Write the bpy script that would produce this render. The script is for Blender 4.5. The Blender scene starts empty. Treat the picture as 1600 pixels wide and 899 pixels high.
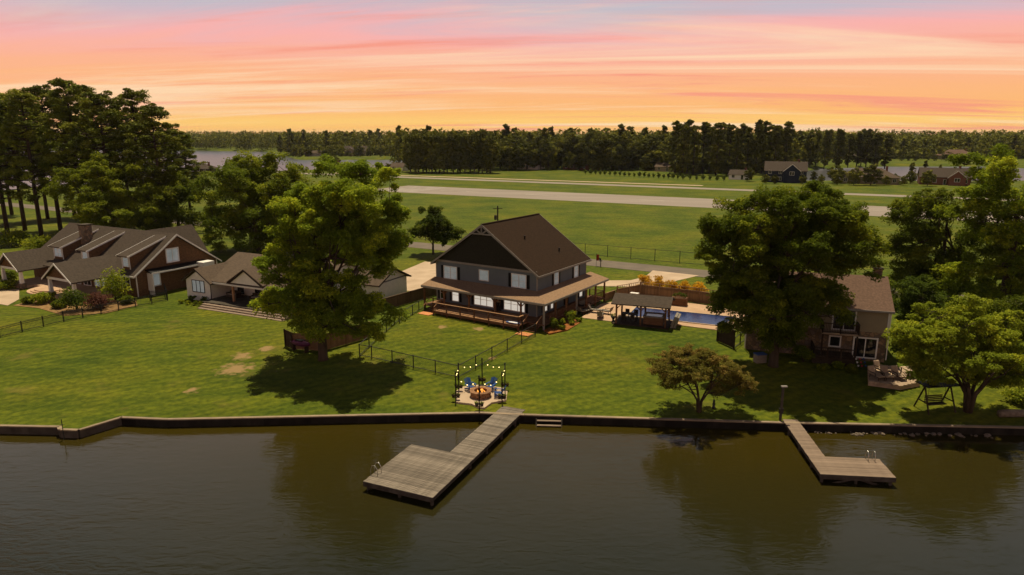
import bpy, bmesh, math, random
import numpy as np
from mathutils import Vector, Matrix
random.seed(7)
R = math.radians
sc = bpy.context.scene
col = sc.collection
# ------------------------------------------------------------------ camera, sky, sun, exposure
CAM_H, FPX, HOR = 23.0, 1067.0, 208.0
PITCH = math.atan((449.5-HOR)/FPX)
cd = bpy.data.cameras.new('camera'); cam = bpy.data.objects.new('camera', cd); col.objects.link(cam)
cam.location = (0, 0, CAM_H); cam.rotation_euler = (math.pi/2-PITCH, 0, 0)
cd.sensor_width = 36; cd.lens = 36*FPX/1600; cd.clip_end = 30000; cd.clip_start = 0.5
sc.camera = cam
SUN_EL, SUN_AZ = R(69), R(-2)            # azimuth from +y towards +x
w = bpy.data.worlds.new('World'); sc.world = w; w.use_nodes = True
def build_world():
    nt = w.node_tree; n = nt.nodes; n.clear(); L = nt.links.new
    out = n.new('ShaderNodeOutputWorld'); bg = n.new('ShaderNodeBackground'); L(bg.outputs[0], out.inputs[0])
    tc = n.new('ShaderNodeTexCoord'); sep = n.new('ShaderNodeSeparateXYZ'); L(tc.outputs['Generated'], sep.inputs[0])
    def m(op, a, b=None, c=None):
        q = n.new('ShaderNodeMath'); q.operation = op
        for i, s in enumerate((a, b, c)):
            if s is None: continue
            if isinstance(s, (int, float)): q.inputs[i].default_value = s
            else: L(s, q.inputs[i])
        return q.outputs[0]
    z = m('MAXIMUM', sep.outputs[2], 0.0)
    # clouds lie on a high flat layer: project the direction on it
    k = m('DIVIDE', 1.0, m('ADD', z, 0.085))
    cx = m('MULTIPLY', sep.outputs[0], k); cy = m('MULTIPLY', sep.outputs[1], k)
    cmb = n.new('ShaderNodeCombineXYZ'); L(m('MULTIPLY', cx, 0.19), cmb.inputs[0]); L(m('ADD', cy, m('MULTIPLY', cx, 0.10)), cmb.inputs[1])
    def noise(scale, det, dist, off):
        mp = n.new('ShaderNodeVectorMath'); mp.operation = 'ADD'; L(cmb.outputs[0], mp.inputs[0]); mp.inputs[1].default_value = (off, off*1.7, off*.3)
        t = n.new('ShaderNodeTexNoise'); t.inputs['Scale'].default_value = scale; t.inputs['Detail'].default_value = det
        t.inputs['Roughness'].default_value = .63; t.inputs['Distortion'].default_value = dist; L(mp.outputs[0], t.inputs[0]); return t.outputs[0]
    n1, n2, n3 = noise(0.75, 8, .8, 3.1), noise(1.15, 8, .9, 11.3), noise(0.6, 8, .6, 21.0)
    zz = m('ADD', z, m('MULTIPLY', m('SUBTRACT', n1, .5), m('ADD', .012, m('MULTIPLY', z, .75))))
    rp = n.new('ShaderNodeValToRGB'); L(m('MULTIPLY', zz, 2.0), rp.inputs[0]); e = rp.color_ramp.elements
    stops = [(0, (.99, .50, .13)), (.03, (1.0, .60, .17)), (.06, (.99, .50, .17)), (.11, (.99, .48, .22)), (.18, (.98, .46, .30)), (.25, (.95, .45, .42)), (.31, (.84, .46, .48)),
             (.38, (.50, .46, .54)), (.50, (.27, .29, .36)), (.72, (.12, .14, .185)), (1.0, (.06, .074, .10))]
    e[0].position, e[0].color = stops[0][0], (*stops[0][1], 1); e[1].position, e[1].color = stops[-1][0], (*stops[-1][1], 1)
    for p, c in stops[1:-1]:
        q = e.new(p); q.color = (*c, 1)
    def mix(f, a, b):
        q = n.new('ShaderNodeMix'); q.data_type = 'RGBA'
        L(f, q.inputs[0])
        for s, i in ((a, 6), (b, 7)):
            if isinstance(s, tuple): q.inputs[i].default_value = (*s, 1)
            else: L(s, q.inputs[i])
        return q.outputs[2]
    def ramp(s, a, b, hi):
        q = n.new('ShaderNodeMapRange'); q.interpolation_type = 'SMOOTHSTEP'; L(s, q.inputs[0])
        q.inputs[1].default_value = a; q.inputs[2].default_value = b; q.inputs[4].default_value = hi; return q.outputs[0]
    c1 = mix(ramp(n2, .50, .68, .80), rp.outputs[0], (.93, .31, .22))      # red-pink streaks
    c2 = mix(ramp(n3, .48, .66, .80), c1, (1.0, .74, .48))                  # pale bright veils
    c3 = mix(m('MULTIPLY', ramp(n1, .46, .62, .85), ramp(z, .095, .185, 1.0)), c2, (.50, .52, .60))   # grey-blue gaps high up
    sky = n.new('ShaderNodeTexSky'); sky.sky_type = 'NISHITA'; sky.sun_disc = False
    sky.sun_elevation = SUN_EL; sky.sun_rotation = SUN_AZ
    sm = n.new('ShaderNodeVectorMath'); sm.operation = 'SCALE'; L(sky.outputs[0], sm.inputs[0]); sm.inputs[3].default_value = .015
    fin = mix(ramp(z, .48, .80, .9), c3, sm.outputs[0])
    L(fin, bg.inputs[0]); bg.inputs[1].default_value = 1.0
build_world()
sd = bpy.data.lights.new('sun', 'SUN'); sun = bpy.data.objects.new('sun', sd); col.objects.link(sun)
sd.energy = 5.0; sd.angle = R(.6); sd.color = (1.0, .88, .64)
sv = Vector((math.sin(SUN_AZ)*math.cos(SUN_EL), math.cos(SUN_AZ)*math.cos(SUN_EL), math.sin(SUN_EL)))
sun.rotation_euler = sv.to_track_quat('Z', 'Y').to_euler(); sun.location = (0, 0, 60)
sc.view_settings.view_transform = 'Standard'; sc.view_settings.look = 'None'; sc.view_settings.exposure = 0; sc.view_settings.gamma = 1
sc.render.engine = 'CYCLES'
HAZE = .000035
# ------------------------------------------------------------------ survey helpers (photograph -> place)
cP, sP = math.cos(PITCH), math.sin(PITCH)
def ray(px, py):
    a, b = px-800, 449.5-py
    return np.array([a, FPX*cP+b*sP, -FPX*sP+b*cP])
def at(px, py, z):
    d = ray(px, py); t = (z-CAM_H)/d[2]; return np.array([0, 0, CAM_H])+t*d
def aty(px, py, Y):
    d = ray(px, py); return np.array([0, 0, CAM_H])+d*(Y/d[1])
SHORE = [(-4500, 60), (-120, 46), (-70, 48.6), (-39.5, 49.0), (-34.7, 48.8), (-34.3, 48.3), (-32.9, 48.2), (-31.0, 50.6), (-27.1, 50.2), (-12.3, 51.0), (-2.6, 51.5), (1.0, 51.1), (20.7, 49.6), (39.2, 48.7), (80, 47), (140, 44), (4500, 30)]
SX, SY = np.array([p[0] for p in SHORE]), np.array([p[1] for p in SHORE])
def shore(x): return np.interp(x, SX, SY)
LAND = 2.0
def in_poly(x, y, P):
    x = np.asarray(x, float); y = np.asarray(y, float); r = np.zeros(x.shape, bool); j = len(P)-1
    for i in range(len(P)):
        xi, yi = P[i]; xj, yj = P[j]
        c = ((yi > y) != (yj > y)) & (x < (xj-xi)*(y-yi)/((yj-yi) or 1e-9)+xi); r ^= c; j = i
    return r
def pxpoly(L, z=1.0): return [tuple(at(a, b, z)[:2]) for a, b in L]
BAYS = [pxpoly([(-700, 335), (0, 300), (150, 288), (290, 275), (490, 267), (560, 264), (634, 262), (636, 249), (470, 249), (425, 237), (290, 234.5), (0, 231), (-700, 231)]),
        pxpoly([(1228, 285), (1232, 268), (1290, 262), (1370, 259.5), (1520, 259), (1640, 263), (1640, 284), (1500, 286)])]
def ground(x, y):
    x = np.asarray(x, float); y = np.asarray(y, float)
    s = np.clip((y-shore(x))/25, 0, 1); z = 1.0+(LAND-1.0)*s*s*(3-2*s)
    for P in BAYS: z = np.where(in_poly(x, y, P), -1.2, z)
    return z
def g(px, py, dz=0):
    z = LAND
    for _ in range(8):
        p = at(px, py, z); z = float(max(ground(p[0], p[1]), .9))
    return Vector((p[0], p[1], z+dz))
# ------------------------------------------------------------------ mesh helpers
class MB:
    def __init__(s): s.v = []; s.f = []
    def add(s, vs, fs):
        o = len(s.v); s.v += [tuple(map(float, q)) for q in vs]; s.f += [tuple(o+i for i in q) for q in fs]; return s
    def box(s, x0, x1, y0, y1, z0, z1):
        return s.add([(x0, y0, z0), (x1, y0, z0), (x1, y1, z0), (x0, y1, z0), (x0, y0, z1), (x1, y0, z1), (x1, y1, z1), (x0, y1, z1)],
                     [(3, 2, 1, 0), (4, 5, 6, 7), (0, 1, 5, 4), (1, 2, 6, 5), (2, 3, 7, 6), (3, 0, 4, 7)])
    def beam(s, a, b, wd, ht):
        a, b = Vector(a), Vector(b); d = (b-a).normalized()
        sx = d.cross(Vector((0, 0, 1))); sx = Vector((1, 0, 0)) if sx.length < 1e-4 else sx.normalized(); up = sx.cross(d)
        vs = [p+sx*i*wd/2+up*j*ht/2 for p in (a, b) for i, j in ((-1, -1), (1, -1), (1, 1), (-1, 1))]
        return s.add(vs, [(0, 1, 2, 3), (7, 6, 5, 4), (0, 4, 5, 1), (1, 5, 6, 2), (2, 6, 7, 3), (3, 7, 4, 0)])
    def ext(s, pts, d):                       # polygon extruded by vector d
        d = Vector(d); n = len(pts); P = [Vector(p) for p in pts]
        return s.add(P+[p+d for p in P], [tuple(range(n))[::-1], tuple(range(n, 2*n))]+[(i, (i+1) % n, n+(i+1) % n, n+i) for i in range(n)])
    def tube(s, pts, rad, n=6):
        P = [Vector(p) for p in pts]; vs = []
        if not isinstance(rad, (list, tuple)): rad = [rad]*len(P)
        for i, p in enumerate(P):
            d = (P[min(i+1, len(P)-1)]-P[max(i-1, 0)]).normalized(); a = d.orthogonal().normalized(); b = d.cross(a)
            if i and vs:
                a = (pa-d*pa.dot(d)).normalized(); b = d.cross(a)
            pa = a
            vs += [p+(a*math.cos(k*2*math.pi/n)+b*math.sin(k*2*math.pi/n))*rad[i] for k in range(n)]
        fs = [(i*n+k, i*n+(k+1) % n, (i+1)*n+(k+1) % n, (i+1)*n+k) for i in range(len(P)-1) for k in range(n)]
        fs += [tuple(range(n))[::-1], tuple((len(P)-1)*n+k for k in range(n))]
        return s.add(vs, fs)
    def lathe(s, prof, c=(0, 0, 0), n=12):
        vs = [(c[0]+r*math.cos(k*2*math.pi/n), c[1]+r*math.sin(k*2*math.pi/n), c[2]+z) for r, z in prof for k in range(n)]
        m = len(prof)
        return s.add(vs, [(i*n+k, i*n+(k+1) % n, (i+1)*n+(k+1) % n, (i+1)*n+k) for i in range(m-1) for k in range(n)]+[tuple(range(n))[::-1], tuple((m-1)*n+k for k in range(n))])
    def mesh(s, name, mat):
        me = bpy.data.meshes.new(name); me.from_pydata(s.v, [], s.f); me.update()
        if mat: me.materials.append(mat)
        return me
    def build(s, name, mat, parent=None, smooth=False):
        me = s.mesh(name, mat)
        if smooth: me.polygons.foreach_set('use_smooth', [True]*len(me.polygons))
        return link(name, me, parent)
def link(name, me, parent=None, loc=None, rz=None):
    o = bpy.data.objects.new(name, me); col.objects.link(o)
    if parent: o.parent = parent
    if loc is not None: o.location = loc
    if rz is not None: o.rotation_euler = (0, 0, rz)
    return o
def tag(o, label=None, cat=None, group=None, kind=None):
    if label: o['label'] = label
    if cat: o['category'] = cat
    if group: o['group'] = group
    if kind: o['kind'] = kind
    return o
def thing(name, label, cat, loc, rz=0, group=None):
    return tag(link(name, None, None, loc, rz), label, cat, group)
def struct(o): o['kind'] = 'structure'; return o
def copy_tree(o, loc, rz=0, s=1, parent=None, label=None, group=None):
    c = o.copy(); col.objects.link(c); c.parent = parent
    if parent is None:
        c.location = loc; c.rotation_euler = (0, 0, rz); c.scale = s if isinstance(s, tuple) else (s, s, s)
        if label: c['label'] = label
        if group: c['group'] = group
    for ch in list(o.children): copy_tree(ch, None, parent=c)
    return c
# ------------------------------------------------------------------ materials
def mat(name, c1, c2=None, scale=3, rough=.8, bump=0, bscale=None, stretch=(1, 1, 1), spec=.12, det=5, rnd=0, metal=0, rows=None, emit=None, est=0):
    m = bpy.data.materials.new(name); m.use_nodes = True; nt = m.node_tree; n = nt.nodes; L = nt.links.new
    b = n['Principled BSDF']; b.inputs['Roughness'].default_value = rough; b.inputs['Specular IOR Level'].default_value = spec; b.inputs['Metallic'].default_value = metal
    tc = n.new('ShaderNodeTexCoord'); mp = n.new('ShaderNodeMapping'); L(tc.outputs['Object'], mp.inputs[0]); mp.inputs['Scale'].default_value = stretch
    t = n.new('ShaderNodeTexNoise'); t.inputs['Scale'].default_value = scale; t.inputs['Detail'].default_value = det; L(mp.outputs[0], t.inputs[0])
    c2 = c2 or tuple(x*.75 for x in c1)
    cr = n.new('ShaderNodeValToRGB'); cr.color_ramp.elements[0].position = .32; cr.color_ramp.elements[1].position = .68
    cr.color_ramp.elements[0].color = (*c2, 1); cr.color_ramp.elements[1].color = (*c1, 1); L(t.outputs[0], cr.inputs[0]); c = cr.outputs[0]
    if rnd:
        oi = n.new('ShaderNodeObjectInfo'); mr = n.new('ShaderNodeMapRange'); L(oi.outputs['Random'], mr.inputs[0]); mr.inputs[3].default_value = 1-rnd; mr.inputs[4].default_value = 1+rnd
        vm = n.new('ShaderNodeVectorMath'); vm.operation = 'SCALE'; L(c, vm.inputs[0]); L(mr.outputs[0], vm.inputs[3]); c = vm.outputs[0]
    L(c, b.inputs['Base Color'])
    h = None
    if rows:                                   # lapped courses: saw-tooth height along local z
        sp = n.new('ShaderNodeSeparateXYZ'); L(tc.outputs['Object'], sp.inputs[0])
        q = n.new('ShaderNodeMath'); q.operation = 'MULTIPLY'; L(sp.outputs[2], q.inputs[0]); q.inputs[1].default_value = 1/rows
        f = n.new('ShaderNodeMath'); f.operation = 'FRACT'; L(q.outputs[0], f.inputs[0])
        i = n.new('ShaderNodeMath'); i.operation = 'SUBTRACT'; i.inputs[0].default_value = 1; L(f.outputs[0], i.inputs[1]); h = i.outputs[0]
        bp = n.new('ShaderNodeBump'); bp.inputs['Strength'].default_value = .12; bp.inputs['Distance'].default_value = rows*.1; L(h, bp.inputs['Height']); L(bp.outputs[0], b.inputs['Normal'])
    elif bump:
        t2 = n.new('ShaderNodeTexNoise'); t2.inputs['Scale'].default_value = bscale or scale*4; t2.inputs['Detail'].default_value = 4; L(mp.outputs[0], t2.inputs[0])
        bp = n.new('ShaderNodeBump'); bp.inputs['Strength'].default_value = 1; bp.inputs['Distance'].default_value = bump; L(t2.outputs[0], bp.inputs['Height']); L(bp.outputs[0], b.inputs['Normal'])
    if emit:
        b.inputs['Emission Color'].default_value = (*emit, 1); b.inputs['Emission Strength'].default_value = est
    return m
def leaf_mat(name, dark, mid, light, trans=.42):
    m = bpy.data.materials.new(name); m.use_nodes = True; nt = m.node_tree; n = nt.nodes; L = nt.links.new
    b = n['Principled BSDF']; b.inputs['Roughness'].default_value = .75; b.inputs['Specular IOR Level'].default_value = .06
    a = n.new('ShaderNodeAttribute'); a.attribute_name = 'tint'; cr = n.new('ShaderNodeValToRGB'); e = cr.color_ramp.elements
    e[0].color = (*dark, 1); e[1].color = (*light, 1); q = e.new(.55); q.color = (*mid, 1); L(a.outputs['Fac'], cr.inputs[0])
    oi = n.new('ShaderNodeObjectInfo'); mr = n.new('ShaderNodeMapRange'); L(oi.outputs['Random'], mr.inputs[0]); mr.inputs[3].default_value = .65; mr.inputs[4].default_value = 1.4
    vm = n.new('ShaderNodeVectorMath'); vm.operation = 'SCALE'; L(cr.outputs[0], vm.inputs[0]); L(mr.outputs[0], vm.inputs[3])
    L(vm.outputs[0], b.inputs['Base Color'])
    tr = n.new('ShaderNodeBsdfTranslucent'); L(vm.outputs[0], tr.inputs[0]); mx = n.new('ShaderNodeMixShader'); mx.inputs[0].default_value = trans
    L(b.outputs[0], mx.inputs[1]); L(tr.outputs[0], mx.inputs[2]); L(mx.outputs[0], n['Material Output'].inputs[0])
    return m
def grass_mat():
    m = bpy.data.materials.new('grass'); m.use_nodes = True; nt = m.node_tree; n = nt.nodes; L = nt.links.new
    b = n['Principled BSDF']; b.inputs['Roughness'].default_value = .9; b.inputs['Specular IOR Level'].default_value = .1
    tc = n.new('ShaderNodeTexCoord')
    def noise(s, d=5, stretch=None, rot=0):
        src = tc.outputs['Object']
        if stretch:
            mp = n.new('ShaderNodeMapping'); L(src, mp.inputs[0]); mp.inputs['Scale'].default_value = stretch; mp.inputs['Rotation'].default_value = (0, 0, rot); src = mp.outputs[0]
        t = n.new('ShaderNodeTexNoise'); t.inputs['Scale'].default_value = s; t.inputs['Detail'].default_value = d; L(src, t.inputs[0]); return t.outputs[0]
    def ramp(s, stops):
        r = n.new('ShaderNodeValToRGB'); e = r.color_ramp.elements; L(s, r.inputs[0])
        e[0].position, e[0].color = stops[0][0], (*stops[0][1], 1); e[1].position, e[1].color = stops[-1][0], (*stops[-1][1], 1)
        for p, c in stops[1:-1]: q = e.new(p); q.color = (*c, 1)
        return r.outputs[0]
    def mix(f, a, c, mode='MIX'):
        q = n.new('ShaderNodeMix'); q.data_type = 'RGBA'; q.blend_type = mode
        if isinstance(f, float): q.inputs[0].default_value = f
        else: L(f, q.inputs[0])
        for s, i in ((a, 6), (c, 7)):
            if isinstance(s, tuple): q.inputs[i].default_value = (*s, 1)
            else: L(s, q.inputs[i])
        return q.outputs[2]
    base = ramp(noise(.09, 6), [(.30, (.053, .079, .004)), (.5, (.083, .103, .005)), (.70, (.122, .122, .007))])
    streak = ramp(noise(.5, 5, (.25, 1.6, 1), .55), [(.35, (.76, .82, .74)), (.65, (1.16, 1.10, 1.08))])
    c = mix(1.0, base, streak, 'MULTIPLY')
    fine = ramp(noise(2.2, 6), [(.3, (.62, .68, .6)), (.7, (1.35, 1.28, 1.3))]); c = mix(1.0, c, fine, 'MULTIPLY')
    dry = ramp(noise(.35, 7), [(.60, (0, 0, 0)), (.74, (.45, .45, .45))]); c = mix(dry, c, (.17, .125, .03))
    wv = n.new('ShaderNodeTexWave'); mp = n.new('ShaderNodeMapping'); L(tc.outputs['Object'], mp.inputs[0]); mp.inputs['Rotation'].default_value = (0, 0, 1.0); L(mp.outputs[0], wv.inputs[0]); wv.inputs['Scale'].default_value = .28; wv.inputs['Distortion'].default_value = 1.2; wv.inputs['Detail'].default_value = 2
    c = mix(1.0, c, ramp(wv.outputs[0], [(.3, (.88, .91, .9)), (.7, (1.07, 1.05, 1.0))]), 'MULTIPLY')
    # worn bare spots
    for (px, py, r) in ((368, 577, 2.0), (379, 557, 1.3), (415, 545, .9), (748, 514, .8), (690, 511, .7), (1395, 600, .5), (300, 610, .7), (770, 560, .5)):
        p = g(px, py); d = n.new('ShaderNodeVectorMath'); d.operation = 'DISTANCE'
        wv = n.new('ShaderNodeVectorMath'); wv.operation = 'MULTIPLY'; L(tc.outputs['Object'], wv.inputs[0]); wv.inputs[1].default_value = (1, 1, 0); L(wv.outputs[0], d.inputs[0]); d.inputs[1].default_value = (p.x, p.y, 0)
        q = n.new('ShaderNodeMath'); q.operation = 'MULTIPLY_ADD'; L(noise(1.6, 6), q.inputs[0]); q.inputs[1].default_value = 2.2*r; L(d.outputs['Value'], q.inputs[2])
        mr = n.new('ShaderNodeMapRange'); L(q.outputs[0], mr.inputs[0]); mr.inputs[1].default_value = 2.0*r; mr.inputs[2].default_value = 1.45*r; mr.inputs[4].default_value = .85
        c = mix(mr.outputs[0], c, (.30, .19, .085))
    L(c, b.inputs['Base Color'])
    bp = n.new('ShaderNodeBump'); bp.inputs['Distance'].default_value = .09; L(noise(7, 5), bp.inputs['Height']); L(bp.outputs[0], b.inputs['Normal'])
    return m
def water_mat(name, shallow, deep, y0, y1, ripple):
    m = bpy.data.materials.new(name); m.use_nodes = True; nt = m.node_tree; n = nt.nodes; L = nt.links.new
    b = n['Principled BSDF']; b.inputs['Roughness'].default_value = .05; b.inputs['IOR'].default_value = 1.33
    tc = n.new('ShaderNodeTexCoord'); sp = n.new('ShaderNodeSeparateXYZ'); L(tc.outputs['Object'], sp.inputs[0])
    t = n.new('ShaderNodeTexNoise'); t.inputs['Scale'].default_value = .07; t.inputs['Detail'].default_value = 4; L(tc.outputs['Object'], t.inputs[0])
    a = n.new('ShaderNodeMath'); a.operation = 'MULTIPLY_ADD'; L(t.outputs[0], a.inputs[0]); a.inputs[1].default_value = 14; L(sp.outputs[1], a.inputs[2])
    mr = n.new('ShaderNodeMapRange'); L(a.outputs[0], mr.inputs[0]); mr.inputs[1].default_value = y0+7; mr.inputs[2].default_value = y1+7
    cr = n.new('ShaderNodeValToRGB'); cr.color_ramp.elements[0].color = (*deep, 1); cr.color_ramp.elements[1].color = (*shallow, 1); L(mr.outputs[0], cr.inputs[0]); L(cr.outputs[0], b.inputs['Base Color'])
    mp = n.new('ShaderNodeMapping'); L(tc.outputs['Object'], mp.inputs[0]); mp.inputs['Scale'].default_value = (.55, 1.5, 1); mp.inputs['Rotation'].default_value = (0, 0, .25)
    t2 = n.new('ShaderNodeTexNoise'); t2.inputs['Scale'].default_value = 1.5; t2.inputs['Detail'].default_value = 4; t2.inputs['Distortion'].default_value = .8; L(mp.outputs[0], t2.inputs[0])
    t3 = n.new('ShaderNodeTexNoise'); t3.inputs['Scale'].default_value = .16; t3.inputs['Detail'].default_value = 3; L(mp.outputs[0], t3.inputs[0])
    am = n.new('ShaderNodeMath'); am.operation = 'MULTIPLY'; L(t2.outputs[0], am.inputs[0]); L(t3.outputs[0], am.inputs[1])
    bp = n.new('ShaderNodeBump'); bp.inputs['Distance'].default_value = ripple; L(am.outputs[0], bp.inputs['Height']); L(bp.outputs[0], b.inputs['Normal'])
    return m
def stone_mat(name, cols, scale):
    m = bpy.data.materials.new(name); m.use_nodes = True; nt = m.node_tree; n = nt.nodes; L = nt.links.new; b = n['Principled BSDF']; b.inputs['Roughness'].default_value = .9
    tc = n.new('ShaderNodeTexCoord'); v = n.new('ShaderNodeTexVoronoi'); v.inputs['Scale'].default_value = scale; L(tc.outputs['Object'], v.inputs[0])
    cr = n.new('ShaderNodeValToRGB'); cr.color_ramp.interpolation = 'CONSTANT'; e = cr.color_ramp.elements; e[0].color = (*cols[0], 1); e[1].position = .75; e[1].color = (*cols[-1], 1)
    for i, c in enumerate(cols[1:-1]): q = e.new(.25*(i+1)); q.color = (*c, 1)
    sp = n.new('ShaderNodeSeparateColor'); L(v.outputs['Color'], sp.inputs[0]); L(sp.outputs[0], cr.inputs[0])
    v2 = n.new('ShaderNodeTexVoronoi'); v2.feature = 'DISTANCE_TO_EDGE'; v2.inputs['Scale'].default_value = scale; L(tc.outputs['Object'], v2.inputs[0])
    mr = n.new('ShaderNodeMapRange'); L(v2.outputs[0], mr.inputs[0]); mr.inputs[2].default_value = .09
    bp = n.new('ShaderNodeBump'); bp.inputs['Distance'].default_value = .05; L(mr.outputs[0], bp.inputs['Height']); L(bp.outputs[0], b.inputs['Normal'])
    mx = n.new('ShaderNodeMix'); mx.data_type = 'RGBA'; L(mr.outputs[0], mx.inputs[0]); mx.inputs[6].default_value = (.10, .08, .055, 1); L(cr.outputs[0], mx.inputs[7]); L(mx.outputs[2], b.inputs['Base Color'])
    return m
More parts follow.
